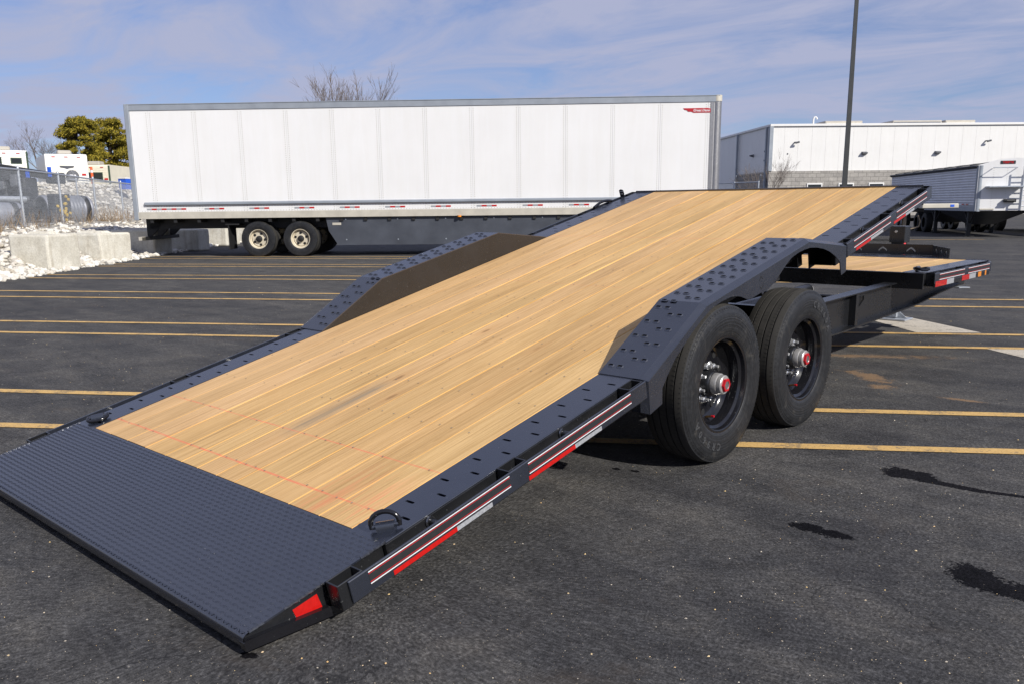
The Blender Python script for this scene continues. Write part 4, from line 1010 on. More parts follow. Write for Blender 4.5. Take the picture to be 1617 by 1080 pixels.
# ------------------------------------------------------------------ gravel bank on the left
def bank_h(q, m):
    def ss(a, b_, x): x = min(1, max(0, (x-a)/(b_-a))); return x*x*(3-2*x)
    z = .62*ss(-.1, 2.6, q)+.16*ss(2, 4.2, q)+1.55*ss(7.2, 10.5, q)*ss(20, 30, m+q*.4)
    return z+.10*noise.noise((q*.5, m*.5, 3))*ss(.2, 2, q)+.05*noise.noise((q*1.7, m*1.7, 1))*ss(.1, 1, q)
b = MB(); qs = [0, .25, .5, .8, 1.2, 1.6, 2, 2.5, 3, 3.5, 4, 4.6, 5.2, 6, 6.8, 7.6, 8.4, 9.2, 10, 11, 12.5, 15, 20, 28, 40, 60, 100]; ms = [-30+.8*i for i in range(175)]
nq = len(qs)
for m_ in ms:
    for q in qs:
        jag = (.22*noise.noise((m_*.7, 5, 5))+.12*noise.noise((m_*2.3, 2, 5)))*(1 if q < .6 else 0)
        b.v.append(tuple(EM(edge_e(m_)-q+jag, m_, (bank_h(q, m_)+.006) if q > 0 else -.03)))
for i in range(len(ms)-1):
    for j in range(nq-1):
        b.f.append((i*nq+j, (i+1)*nq+j, (i+1)*nq+j+1, i*nq+j+1)); b.m.append(0); b.sm.append(True)
bank = tag(b.build('gravel_bank', 'gravel'), 'pale limestone gravel bank rising beside the lot', 'gravel bank', kind='structure')
if bank.data.polygons[400].normal.z < 0:
    bank.data.flip_normals()
ico = bmesh.new(); bmesh.ops.create_icosphere(ico, subdivisions=1, radius=1.0); IV = [v.co.copy() for v in ico.verts]; ico.verts.index_update(); IF = [tuple(v.index for v in f.verts) for f in ico.faces]; ico.free()
def rocks(b, e_, m_, z, r):
    sc = Vector((random.uniform(.7, 1.35), random.uniform(.7, 1.3), random.uniform(.45, .85)))*r
    ro = Euler((random.uniform(-.4, .4), random.uniform(-.4, .4), random.uniform(0, 6.3))).to_matrix(); c = EM(e_, m_, z)
    b.add([c+ro @ Vector((v.x*sc.x*random.uniform(.8, 1.15), v.y*sc.y*random.uniform(.8, 1.15), v.z*sc.z)) for v in IV], IF)
b = MB()
for k in range(7500):
    m_ = random.uniform(7.5, 40); q = abs(random.gauss(0, 1.7))-.12
    if q > 4.2: continue
    if q < 0 and random.random() < .6: continue
    r = random.choice((.03, .045, .05, .065, .085))*random.uniform(.7, 1.25)
    rocks(b, edge_e(m_)-q, m_, bank_h(max(q, 0), m_)+r*.2, r)
for k in range(2200):
    m_ = random.uniform(24, 48); q = random.uniform(6.5, 11.5); r = random.uniform(.05, .11)
    rocks(b, edge_e(m_)-q, m_, bank_h(q, m_)+r*.1, r)
tag(b.build('gravel', 'rock'), 'loose white limestone rocks covering the bank', 'rocks', kind='stuff')
# loose grit on the asphalt
b = MB(); OV = [Vector(p) for p in ((1,0,0), (-1,0,0), (0,1,0), (0,-1,0), (0,0,1))]; OF = [(0,2,4), (2,1,4), (1,3,4), (3,0,4)]
for k in range(11000):
    u = random.random(); d = .9+13*u*u; a = random.uniform(-.62, .62)
    p = CAM_POS+Vector((-sin(CAM_YAW+a), cos(CAM_YAW+a), 0))*d
    cl = noise.noise((p.x*1.3, p.y*1.3, 7))
    if random.random() > .25+1.0*max(0, cl): continue
    r = random.choice((.0009, .0010, .0012, .0013, .0015, .0018, .0028))*random.uniform(.7, 1.3)*(1+d*.05); ro = random.uniform(0, 6.3)
    b.add([(p.x+r*(v.x*cos(ro)*1.4-v.y*sin(ro)), p.y+r*(v.x*sin(ro)*1.4+v.y*cos(ro)), .0008+r*.8*v.z) for v in OV], OF)
tag(b.build('loose_grit', 'pebble'), 'scattered tan grit and wood chips on the asphalt', 'grit', kind='stuff')

# concrete blocks along the edge
def block_mesh(seed, L, W_, H):
    bm = bmesh.new(); bmesh.ops.create_cube(bm, size=1.0)
    for v in bm.verts: v.co = Vector((v.co.x*L, v.co.y*W_, (v.co.z+.5)*H))
    bmesh.ops.bevel(bm, geom=bm.edges[:], offset=.045, segments=2, affect='EDGES', profile=.5)
    bmesh.ops.subdivide_edges(bm, edges=bm.edges[:], cuts=2, use_grid_fill=True)
    for v in bm.verts: v.co += Vector((noise.noise(v.co*3+Vector((seed, 0, 0))), noise.noise(v.co*3+Vector((0, seed, 0))), noise.noise(v.co*3+Vector((0, 0, seed)))))*.018
    for f in bm.faces: f.smooth = False
    b = MB(); b.bm(bm, 0, False)
    return b
BL = [((-11.62,11.06), 1.0, .95, .80, 'pale concrete block cut off by the left edge of the photo', .0), ((-11.57,13.30), .88, .98, .74, 'rust-streaked pale concrete block, nearest whole block left of the white trailer', .02),
      ((-12.34,15.98), 1.12, 1.12, .67, 'pale concrete block just left of the trailer rear doors', -.03), ((-13.0,18.85), 1.25, .9, .66, 'shaded concrete block under the white trailer rear end', .05),
      ((-13.1,20.75), 1.6, .8, .62, 'grey shaded concrete block behind the rear guard of the white trailer', .1), ((-13.75,23.9), 1.5, .9, .64, 'sunlit concrete block seen between guard and tandem wheels', .0), ((-14.4,26.6), 1.6, .9, .66, 'sunlit concrete block farthest back behind the tandem wheels', .0)]
for i, ((e_, m_), L, W_, H, lab, rz) in enumerate(BL):
    b = block_mesh(i*3.7, L, W_, H); o = b.build('concrete_block', 'concrete', None, EM(e_, m_, -.004 if i < 3 else 0), (0, 0, PD+rz)); tag(o, lab, 'concrete block', 'concrete blocks edging the lot')
    b = MB(); hx, hy = L*.30, W_*.17
    b.add([(-hx,-hy,H-.005), (hx,-hy,H-.005), (hx,hy,H-.005), (-hx,hy,H-.005), (-hx*.82,-hy*.6,H+.05), (hx*.82,-hy*.6,H+.05), (hx*.82,hy*.6,H+.05), (-hx*.82,hy*.6,H+.05)], [(4,5,6,7), (0,1,5,4), (1,2,6,5), (2,3,7,6), (3,0,4,7)])
    b.build('locking_key', 'concrete', o)

# ------------------------------------------------------------------ chain link fences
def fence(pts, H, label, arms=False, mesh_=True, r=.034):
    root = thing('chain_link_fence', label, 'fence', pts[0])
    o = Vector(pts[0])
    for p in pts:
        p = Vector(p); b = MB(); b.cyl(p-o, p-o+Vector((0,0,H+.02)), r, n=10); b.lathe([(H+.02, r*1.15), (H+.06, r*.8), (H+.08, 0)], 10, axis='z', c=tuple(p-o))
        po = b.build('fence_post', 'galv', root)
        if arms:
            b = MB(); b.cyl(p-o+Vector((0,0,H+.02)), p-o+Vector((.22,-.22,H+.34)), r*.6, n=8); b.build('barb_arm', 'galv', po)
    for i in range(len(pts)-1):
        a = Vector(pts[i])-o; c = Vector(pts[i+1])-o
        b = MB(); b.cyl(a+Vector((0,0,H-.02)), c+Vector((0,0,H-.02)), r*.72, n=8); b.build('top_rail', 'galv', root)
        if mesh_:
            b = MB(); L = (c-a).length; d = (c-a)/L; st = .085; k = -H
            while k < L:
                for sgn in (1, -1):
                    u0, u1 = (k, k+H) if sgn == 1 else (k+H, k)
                    z0, z1 = 0.0, H-.04; P0 = [u0, z0]; P1 = [u1, z1]
                    def clip(P, Q):
                        P = list(P)
                        for lim, up in ((0, False), (L, True)):
                            if (P[0] < lim and not up) or (P[0] > lim and up):
                                if abs(Q[0]-P[0]) < 1e-9: return None
                                t_ = (lim-P[0])/(Q[0]-P[0])
                                if t_ > 1 or t_ < 0: return None
                                P = [lim, P[1]+(Q[1]-P[1])*t_]
                        return P
                    A = clip(P0, P1); B_ = clip(P1, P0)
                    if A and B_: 
                        b.cyl(a+d*A[0]+Vector((0,0,A[1])), a+d*B_[0]+Vector((0,0,B_[1]+1e-4)), .0026, n=3, caps=False)
                k += st
            tag(b.build('wire_mesh', 'galv', root), kind='stuff')
    return root
def fpt(e_, m_, z=.76): return tuple(EM(e_, m_, z))
F1 = [fpt(-13.2,11.6,.70), fpt(-14.55,14.9,.74), fpt(-15.9,18.1,.78), fpt(-17.18,21.3,.78), fpt(-18.74,25.1,.75), fpt(-20.3,28.95,.73), fpt(-21.9,32.9,.74), fpt(-23.4,36.6,.74)]
fence(F1, 1.50, 'galvanised chain link fence on top of the gravel bank')
F2 = [fpt(-24.6,28.0,1.1), fpt(-23.9,31.2,.9), fpt(-23.2,34.4,.78), fpt(-22.6,37.6,.78)]
fence(F2, 1.55, 'second chain link fence with angled barb arms behind the pipes', True, False, .03)
# yard clutter behind the fence
def culvert(p0, p1, R_, label, ribs=14, mat='pipe_grey', lipmat='machine'):
    p0 = Vector(p0); p1 = Vector(p1); L = (p1-p0).length; d = (p1-p0)/L
    root = thing('culvert_pipe', label, 'pipe', p0)
    b = MB(); prof = []; n = ribs*4
    for k in range(n+1): prof.append((L*k/n, R_*(1+.045*(1 if k % 4 in (1, 2) else 0))))
    b.lathe(prof, 28, axis='x', smooth=False); b.lathe([(0, R_*.9), (L, R_*.9)], 28, axis='x')
    b.lathe([(0, R_*.9), (0, R_)], 28); b.lathe([(L, R_), (L, R_*.9)], 28)
    o = b.build('pipe_barrel', mat, root); o.rotation_euler = d.to_track_quat('X', 'Z').to_euler()
    b = MB(); b.lathe([(.10,R_*1.05), (.12,R_*1.07), (.24,R_*1.07), (.26,R_*1.05)], 28); q = b.build('pipe_band', lipmat, root); q.rotation_euler = o.rotation_euler
    return root
culvert(EM(-18.45,24.2,1.20), EM(-19.05,22.75,1.22), .44, 'big grey corrugated culvert pipe lying open towards the white trailer')
culvert(EM(-17.7,20.1,1.10), EM(-19.4,16.6,1.12), .33, 'smaller grey pipe lying behind the fence at the left edge', 10)
sp_ = thing('steel_pipe', 'thin bright steel pipe resting across the stacked yard gear', 'pipe', EM(-17.9,20.7,1.52)); b = MB(); v_ = EM(-19.3,17.3,1.60)-EM(-17.9,20.7,1.52)
b.cyl((0,0,0), v_, .09, n=16); b.build('pipe_barrel', 'galv', sp_); b = MB(); b.cyl(v_*.001, -v_*.02, .10, n=16); b.build('pipe_collar', 'machine_grey', sp_)
# pile driver rig: dark tracked machine with a long boom
mc = thing('drilling_rig', 'dark tracked drilling rig with a long boom behind the fence', 'machine', (-29.6, 9.0, .8), CAM_YAW)
b = MB(); b.cbox(-1.5,.9,-.9,.9,.45,.75,.05); b.cbox(-1.7,.0,-.8,.8,.752,1.75,.06); b.cbox(.05,.55,-.7,.1,.752,1.45,.05); b.build('rig_body', 'machine', mc)
for y in (-.95, .6):
    b = MB(); b.prism([(-1.7,.25), (-1.5,.0), (.8,.0), (1.05,.25), (.8,.5), (-1.5,.5)], y, y+.35, 'y'); b.build('track', 'chassis', mc)
b = MB(); b.add([(-2.3,-.2,1.90),(1.2,-.2,1.36),(1.2,.2,1.36),(-2.3,.2,1.90),(-2.3,-.2,2.20),(1.2,-.2,1.60),(1.2,.2,1.60),(-2.3,.2,2.20)], [(0,3,2,1),(4,5,6,7),(0,1,5,4),(1,2,6,5),(2,3,7,6),(3,0,4,7)]); b.cbox(1.0,1.42,-.26,.26,1.25,1.60,.03); b.build('boom', 'machine', mc)
b = MB(); b.cbox(-2.6,-1.4,-.5,.5,1.2,2.5,.06); b.cyl((-1.9,0,2.2), (-.9,0,2.42), .07, n=10); b.build('mast_block', 'machine_grey', mc)
for (x, y, z) in ((1.20,-.30,1.62), (.45,-.26,1.50), (-1.7,-.53,2.2), (-.6,-.95,1.0), (-1.1,-.95,1.5)):
    b = MB(); b.cbox(x-.06,x+.06,y-.05,y,z-.16,z+.16,.01); b.build('blue_valve', 'blue', mc)
for k in range(9):
    x = -1.6+.27*k; b = MB(); z = .7+random.uniform(0, .8); b.cbox(x,x+random.uniform(.15,.4),-1.1,-.92,z,z+random.uniform(.12,.4),.02); b.build('fitting', 'machine_grey' if k % 2 else 'machine', mc)
rc = thing('cap_rack', 'black rack dotted with yellow caps between the pipes', 'rack', EM(-18.05,22.35,.74), PD)
b = MB(); b.cbox(-.15,.15,-.35,.35,0,.95,.02); b.build('rack_frame', 'machine', rc)
for k in range(16):
    b = MB(); y, z = random.uniform(-.3, .3), random.uniform(.10, .9); b.lathe([(.15,.05), (.19,.045), (.2,0)], 10, c=(0, y, z)); b.build('yellow_cap', 'yellow_leaf', rc)

def away(px, D, z):
    # a place on the ground D metres out on the bearing of a photo column
    r_ = _f*CAM_F+_r*(px-808.5)+_u*276.0; r_.z = 0; r_.normalize(); p = CAM_POS+r_*D; return (p.x, p.y, z)
# ------------------------------------------------------------------ campers on the rise
def camper(loc, rz, L, W_, H, label, emblem=False, siding='rv_white', ac='hvac', windows=()):
    root = thing('camper_trailer', label, 'camper', loc, rz)
    b = MB(); n = 11
    bm = bmesh.new(); bmesh.ops.create_cube(bm, size=1.0)
    for v in bm.verts: v.co = Vector((v.co.x*L, v.co.y*W_, .35+(v.co.z+.5)*(H-.35)))
    bmesh.ops.bevel(bm, geom=[e for e in bm.edges if abs(e.verts[0].co.x-e.verts[1].co.x) < .01], offset=.10, segments=3, affect='EDGES', profile=.5)
    b.bm(bm); b.build('body', siding, root)
    for k in range(n):
        z = .45+(H-.6)*k/n; b = MB(); b.box(-L/2-.012, -L/2-.001, -W_/2+.10, W_/2-.10, z, z+.028); b.build('siding_rib', 'rv_cream', root)
    for (ya, yb) in ((-W_/2-.015, -W_/2+.10), (W_/2-.10, W_/2+.015)):
        b = MB(); b.cbox(-L/2-.02, -L/2+.10, ya, yb, .35, H-.05, .03); b.build('corner_trim', 'rv_green' if windows else siding, root)
    b = MB(); b.cbox(-L/2+.5, -L/2+1.4, -.4, .4, H, H+.26, .06); b.build('air_conditioner', ac, root)
    for (y, z, w, h) in windows:
        b = MB(); b.cbox(-L/2-.03, -L/2-.013, y-w/2-.05, y+w/2+.05, z-h/2-.05, z+h/2+.05, .008); wf = b.build('window', 'rv_green', root)
        b = MB(); b.cbox(-L/2-.04, -L/2-.031, y-w/2, y+w/2, z-h/2, z+h/2, .003); b.build('pane', 'glass', wf)
    for y in (-W_*.3, 0, W_*.3):
        b = MB(); b.cbox(-L/2-.03, -L/2-.013, y-.1, y+.1, H-.2, H-.15, .005); b.build('clearance_light', 'decal_red', root)
    for y in (-W_/2+.25, W_/2-.25):
        b = MB(); b.cbox(-L/2-.03, -L/2-.013, y-.12, y+.12, .85, .97, .008); b.build('tail_light', 'reflector_red', root)
    if emblem:
        b = MB(); b.prism([(-.42,H*.62+.1), (.42,H*.62+.1), (.36,H*.62), (.12,H*.62-.04), (0,H*.62-.09), (-.12,H*.62-.04), (-.36,H*.62)], -L/2-.022, -L/2-.013, 'x'); b.build('emblem', 'skirt', root)
        b = MB(); b.lathe([(-L/2-.28,0), (-L/2-.28,.30), (-L/2-.2,.36), (-L/2-.03,.36)], 24, c=(0,-.25,.82)); sw_ = b.build('spare_wheel', 'machine_grey', root)
        b = MB(); b.prism([(-.42,.90), (-.08,.90), (-.05,.76), (-.45,.76)], -L/2-.289, -L/2-.282, 'x'); b.build('spare_cover_print', 'decal_white', sw_)
    b = MB(); b.cbox(-L/2-.05, L/2, -W_/2+.1, W_/2-.1, .2, .345, .02); b.build('chassis', 'chassis', root)
    wb = MB(); wb.cyl((0,-W_/2+.02,.33), (0,-W_/2+.24,.33), .33, n=20); wm = wb.mesh('wheel', 'rubber_plain')
    for x in (-.5, .5):
        for y in (0, W_-.26): put('wheel', wm, root, (x+.5, y, .0))
    return root
def facing(p, off=0.0): return atan2(CAM_POS.y-p[1], CAM_POS.x-p[0])+pi+off
q = away(104, 65, 2.42); camper(q, facing(q, .10), 6.5, 2.35, 2.15, 'white ribbed camper with a spare wheel, parked between the drilling rig and the evergreens', True)
q = away(12, 65, 2.55); camper(q, facing(q, .05), 6.5, 2.5, 2.2, 'white camper with two dark windows, mostly hidden behind the drilling rig', False, windows=((-.62, 1.58, .5, .26), (-.58, 1.0, .5, .26), (.5, 1.5, .6, .5)))
q = away(183, 69, 2.25); camper(q, facing(q, -.35), 7.5, 2.4, 1.85, 'low cream camper in front of the evergreen trees', False, 'rv_cream', windows=((-.2, 1.1, 1.0, .4),))
# orange marker and blue tote on the rise
om = thing('marker_post', 'orange marker post standing on the gravel rise', 'post', away(151, 52, 2.15)); b = MB(); b.cyl((0,0,0), (0,0,1.25), .075, .06, n=12); b.build('post_tube', 'orange', om); b = MB(); b.cyl((0,0,.0), (0,0,.06), .2, n=14); b.build('base', 'rubber_plain', om); b = MB(); b.cyl((0,0,.95), (0,0,1.08), .068, n=12); b.build('reflective_band', 'decal_white', om)
bt = thing('blue_tote', 'blue plastic tote beside the low cream camper', 'tote', away(203, 48, 2.15), .4); b = MB(); b.prism([(-.2,0), (.2,0), (.24,.5), (-.24,.5)], -.25, .25, 'y'); b.build('bin', 'blue', bt); b = MB(); b.cbox(-.26,.26,-.28,.28,.502,.56,.02); b.build('lid', 'decal_white', bt)

# ------------------------------------------------------------------ trees
def bare_tree(loc, H, label, seed, spread=.5, levels=5, r0=.22, name='bare_tree'):
    rnd = random.Random(seed); root = thing(name, label, 'tree' if name == 'bare_tree' else 'shrub', loc)
    tb, cb = MB(), MB()
    def grow(p, d, L, r, lv):
        n = 3; path = [p]; q = p.copy(); dd = d.copy()
        for i in range(n):
            dd = (dd+Vector((rnd.uniform(-1, 1), rnd.uniform(-1, 1), rnd.uniform(-.3, .6)))*.16).normalized(); q = q+dd*L/n; path.append(q.copy())
        rr = [r*(1-.38*i/n) for i in range(n+1)]
        (tb if lv == 0 else cb).tube(path, rr, 6 if lv < 2 else 3)
        if lv >= levels: return
        k = rnd.randint(2, 4) if lv else rnd.randint(4, 5)
        for j in range(k):
            i = rnd.randint(1, n) if lv else rnd.randint(2, n); b0 = path[i]
            side = Vector((rnd.uniform(-1, 1), rnd.uniform(-1, 1), rnd.uniform(-.15, .5))).normalized()
            nd = (dd*(1-spread)+side*spread*1.25+Vector((0,0,.18))).normalized()
            grow(b0, nd, L*rnd.uniform(.55, .82), max(rr[i]*rnd.uniform(.5, .68), .012 if H > 6 else .005), lv+1)
        grow(path[-1], dd, L*rnd.uniform(.6, .8), rr[-1]*.9, lv+1)
    grow(Vector((0,0,0)), Vector((0,0,1)), H*.30, r0, 0)
    top = max(v[2] for v in cb.v); wx = max(abs(v[0]) for v in cb.v); k = H/top
    for bb in (tb, cb): bb.v = [(v[0]*k, v[1]*k, v[2]*k) for v in bb.v]
    tb.build('trunk', 'bark', root); cb.build('crown', 'bark', root); return root
bare_tree(away(535, 88, 1.0), 13.9, 'tall bare grey tree rising behind the middle of the white trailer', 3, .40, 5, .30)
bare_tree(away(583, 90, .5), 14.3, 'slimmer bare tree beside the tall one behind the white trailer', 12, .38, 5, .28)
bare_tree(away(486, 90, .8), 9.8, 'lowest bare treetop barely peeking over the white trailer roof', 5, .45, 5, .18)
bare_tree(away(68, 80, 2.6), 5.6, 'thin bare tree between the two white campers', 21, .50, 5, .11)
bare_tree(away(1194, 58, 0), 3.6, 'leafless shrub against the warehouse corner', 31, .40, 4, .03, 'bare_shrub')
bare_tree(away(1214, 60, 0), 4.6, 'taller leafless shrub in front of the warehouse block wall', 37, .36, 4, .03, 'bare_shrub')
def pine(loc, H, Rw, label, seed):
    rnd = random.Random(seed); root = thing('evergreen_tree', label, 'tree', loc); tb = MB(); cb = MB()
    for k in range(3):
        ox, oy = rnd.uniform(-Rw*.35, Rw*.35), rnd.uniform(-.5, .5)
        tb.tube([(ox*.3, oy*.3, 0), (ox*.6, oy, H*.35), (ox, oy, H*.7), (ox, oy, H*.93)], [.17, .14, .09, .03], 7)
    clumps = []
    for k in range(92):
        z = H*(.20+.80*rnd.random()**.85); u = z/H
        prof = (1-((u-.52)/.52)**2)**.5 if u < 1 else .05
        rr = Rw*max(.15, prof)*(sqrt(rnd.random())**.7)*rnd.uniform(.8, 1.22); a = rnd.uniform(0, 2*pi)
        clumps.append((Vector((rr*cos(a), rr*sin(a)*.8, z)), rnd.uniform(.30, .62)))
    for c, r in clumps:
        tb.cyl((c.x*.25, c.y*.25, c.z-.25*r-.3), c-Vector((0,0,.1)), .035, .012, n=4)
        for j in range(int(150*r/.5)):
            d = Vector((rnd.gauss(0, 1), rnd.gauss(0, 1), rnd.gauss(0, .62))).normalized(); p = c+Vector((d.x*r, d.y*r, d.z*r*.58))*rnd.random()**.4
            w = rnd.uniform(.07, .13); a = Vector((rnd.uniform(-1, 1), rnd.uniform(-1, 1), rnd.uniform(-.3, 1.0))).normalized()*w*1.7; e_ = a.orthogonal().normalized()*w*.6; e2 = a.cross(e_).normalized()*w*.6
            cb.add([p-a*.5+e_*.6, p+a, p-a*.5-e_*.6, p-a*.5+e2*.6, p-a*.5-e2*.6], [(0,1,2), (3,1,4)])
    tb.build('trunk', 'bark_dark', root); cb.build('crown', 'needles', root); return root
pine(away(139, 76, 2.2), 5.8, 1.8, 'yellow-green evergreen tree, the wider one left of the trailer doors', 2)
pine(away(187, 78, 2.2), 5.95, 1.8, 'yellow-green evergreen tree half hidden behind the trailer rear edge', 9)
# dry brush along the fence
b = MB()
for k in range(150):
    t_ = random.random(); i = min(int(t_*6), 5); f_ = t_*6-i; p = Vector(F1[i]).lerp(Vector(F1[i+1]), f_)+Vector((random.gauss(0, .35), random.gauss(0, .3), -.05))
    for j in range(4):
        d = Vector((random.gauss(0, .35), random.gauss(0, .35), 1)).normalized()*random.uniform(.15, .6); b.cyl(p, p+d, .005, .002, n=3, caps=False)
for k in range(110):
    p = EM(-18.1+random.gauss(0, .25), 24.9+random.gauss(0, .4), .75); d = Vector((random.gauss(0, .5), random.gauss(0, .5), 1)).normalized()*random.uniform(.2, .75); b.cyl(p, p+d, .006, .002, n=3, caps=False)
tag(b.build('ground_cover', 'brush'), 'dry brown weeds along the fence line', 'weeds', kind='stuff')

# ------------------------------------------------------------------ warehouse
WA = PD+.2206; wc = Vector((-29.27, 62.55, 0))
wh = thing('warehouse', 'white metal panel warehouse with grey block base at the right', 'building', wc, WA)
# local x along the front wall, y into the building
WL, WDp, WH, CH = 46.0, 26.0, 6.95, 3.48
b = MB(); b.box(.06, WL, .06, WDp, 0, WH-.05); b.build('wall_core', 'wall_white', wh)
k = 0; x = 0.0
while x < WL-.5:
    b = MB(); b.cbox(x+.003, x+1.08-.003, .0, .055, CH+.01, WH-.12, .003); b.build('wall_panel', 'wall_white', wh); x += 1.08
y = .06
while y < WDp-.5:
    b = MB(); b.cbox(.0, .055, y+.003, y+1.08-.003, 0 if y > 8.6 else CH+.01, WH-.12, .003); b.build('wall_panel', 'wall_white', wh); y += 1.08
b = MB(); b.box(-.06, WL, -.10, .054, 0, CH); b.build('block_base', 'cmu', wh)
b = MB(); b.box(-.06, .054, .62, 8.6, 0, CH-.05); b.build('block_base', 'cmu', wh)
b = MB(); b.cbox(-.10, WL, -.12, .2, WH-.12, WH+.06, .02); b.cbox(-.12, .2, .2005, WDp, WH-.12, WH+.06, .02); b.build('parapet_trim', 'wall_white', wh)
b = MB(); b.cbox(-.14, .16, -.16, -.02 if False else .10, CH, WH-.125, .02); b.build('corner_trim', 'van_grey', wh)
b = MB(); b.cbox(-.22, -.07, .45, .62, 0, WH-.13, .02); b.build('downspout', 'van_grey', wh)
b = MB(); b.cbox(-.22, -.065, 8.0, 8.17, 0, WH-.13, .02); b.build('downspout', 'van_grey', wh)
for x in (3.6, 6.1, 8.5):
    b = MB(); b.cbox(x-.62, x+.62, -.16, -.101, 1.2, 2.55, .02); wf = b.build('window', 'wall_white', wh); b = MB(); b.cbox(x-.52, x+.52, -.175, -.161, 1.3, 2.45, .005); b.build('pane', 'glass', wf)
for (x, z) in ((7.4, 4.75), (13.2, 4.75), (20.8, 4.8)):
    b = MB(); b.prism([(-.001,z-.10), (-.30,z+.02), (-.30,z+.10), (-.001,z+.16)], x-.18, x+.18, 'x'); b.build('wall_light', 'machine_grey', wh)
for (x, z) in ((1.9, 5.6), (17.0, 5.6)):
    b = MB(); b.cbox(x-.05, x+.05, -.30, -.001, z, z+.08, .01); b.cyl((x-.05,-.28,z-.02), (x+.25,-.34,z+.06), .07, n=10); b.build('camera', 'machine_grey', wh)
b = MB(); b.cbox(1.35, 1.43, -.05, -.001, 4.75, 4.85, .01); b.build('conduit_box', 'machine_grey', wh)
b = MB(); b.prism([(.001,4.75), (-.3,4.85), (-.3,4.92), (.001,4.98)], 3.9, 4.2, 'y'); b.build('wall_light', 'machine_grey', wh)
for k in (0, 1):
    b = MB(); b.cbox(-.05, -.002, 1.2, 1.28, 4.3+.7*k, 4.42+.7*k, .01); b.build('conduit_box', 'machine_grey', wh)
def rtu(x, y, L, W_, H, lab, louvre=False):
    o = thing('rooftop_unit', lab, 'rooftop unit', wc+Vector((cos(WA)*x-sin(WA)*y, sin(WA)*x+cos(WA)*y, WH-.05)), WA, 'rooftop units on the warehouse')
    b = MB(); b.cbox(0, L, 0, W_, 0, H, .04); b.build('cabinet', 'hvac', o)
    b = MB(); b.cbox(.1, L-.1, -.02, -.001, H*.45, H*.85, .01); b.build('grille', 'machine_grey' if louvre else 'van_cream', o)
rtu(6.6, 6, 3.2, 2.2, .85, 'tan rooftop unit left of the others, by the light pole'); rtu(12.4, 6, 4.2, 2.4, .85, 'long rooftop unit with dark grille in the middle of the roof', True); rtu(16.9, 6, 2.6, 2.2, .85, 'smaller rooftop unit right of the long grilled one')
vp = thing('roof_vent', 'curved white vent pipe at the left of the warehouse roof', 'vent', wc+Vector((cos(WA)*5.2-sin(WA)*5, sin(WA)*5.2+cos(WA)*5, WH-.06)), WA); b = MB(); b.tube([(0,0,0), (0,0,.9), (.05,0,1.05), (.18,0,1.1), (.28,0,1.0), (.3,0,.9)], .07, 10); b.build('pipe', 'wall_white', vp); b = MB(); b.cyl((0,0,0), (0,0,.08), .16, n=12); b.build('flashing', 'galv', vp)
# fence stub beside the warehouse
fence([away(1120, 52, 0), away(1158, 50, 0), away(1196, 49, 0)], 2.25, 'short galvanised fence beside the front corner of the white trailer', True, True, .045)

# light pole
lp_ = away(1331, 45, 0); lpo = thing('light_pole', 'tall dark square light pole in front of the warehouse', 'light pole', lp_, PD)
b = MB(); b.add([(-.11,-.11,.6), (.11,-.11,.6), (.11,.11,.6), (-.11,.11,.6), (-.075,-.075,11.6), (.075,-.075,11.6), (.075,.075,11.6), (-.075,.075,11.6)], [(0,3,2,1), (4,5,6,7), (0,1,5,4), (1,2,6,5), (2,3,7,6), (3,0,4,7)]); b.build('shaft', 'pole', lpo)
b = MB(); b.cyl((0,0,0), (0,0,.6), .32, n=20); b.build('footing', 'concrete', lpo)
b = MB(); b.cbox(.08,.95,-.17,.17,11.45,11.6,.03); b.cbox(-.95,-.08,-.17,.17,11.45,11.6,.03); b.build('lamp_head', 'pole', lpo)

# ------------------------------------------------------------------ hopper trailer and the trailer nose in front of it
nr = Vector((-5.77, 29.15, 0)); fr_ = Vector((-11.56, 38.17, 0)); HA = atan2((fr_-nr).y, (fr_-nr).x)-pi/2
hp = thing('hopper_trailer', 'silver ribbed grain hopper trailer with white end wall at the right edge', 'grain trailer', nr, HA)
# local: y along the body away from the camera, x to the right
HL, HW, HZ0, HZ1 = 10.7, 2.15, .85, 2.26
b = MB(); b.box(.02, HW-.02, .02, HL, HZ0, HZ1); b.build('body_core', 'corrugated', hp)
nrib = 14
for k in range(nrib):
    z = HZ0+.15+(HZ1-HZ0-.22)*k/nrib; dz = (HZ1-HZ0-.22)/nrib
    b = MB(); b.prism([(.019,z), (.006,z+dz*.1), (.0,z+dz*.45), (.006,z+dz*.86), (.019,z+dz*.9)], .12, HL-.1, 'y'); b.build('side_rib', 'corrugated', hp)
b = MB(); b.cbox(-.02, .018, .0, HL, HZ0-.02, HZ0+.14, .006); b.build('bottom_rail', 'van_grey', hp)
b = MB(); b.cbox(-.04, .02, .05, HL, HZ1-.08, HZ1, .01); b.build('top_rail', 'machine', hp)
b = MB(); b.prism([(-.02,HZ1), (HW*.25,HZ1+.10), (HW*.5,HZ1+.13), (HW*.75,HZ1+.10), (HW+.02,HZ1)], .10, HL-.05, 'y'); b.build('roll_tarp', 'van_cream', hp)
for k in range(8):
    b = MB(); y = .7+k*1.32; b.tube([(-.03,y,HZ1-.05), (-.04,y,HZ1+.03), (HW*.25,y,HZ1+.115), (HW*.5,y,HZ1+.142)], .018, 6); b.build('tarp_bow', 'machine', hp)
b = MB(); b.cyl((-.05,.02,HZ1-.02), (-.05,HL,HZ1-.02), .035, n=10); b.build('tarp_tube', 'machine', hp)
b = MB(); b.prism([(0,HZ0), (HW,HZ0), (HW,HZ1+.02), (HW*.8,HZ1+.17), (HW*.5,HZ1+.22), (HW*.3,HZ1+.19), (0,HZ1+.02)], -.03, .019, 'y'); ew = b.build('end_wall', 'van_white', hp)
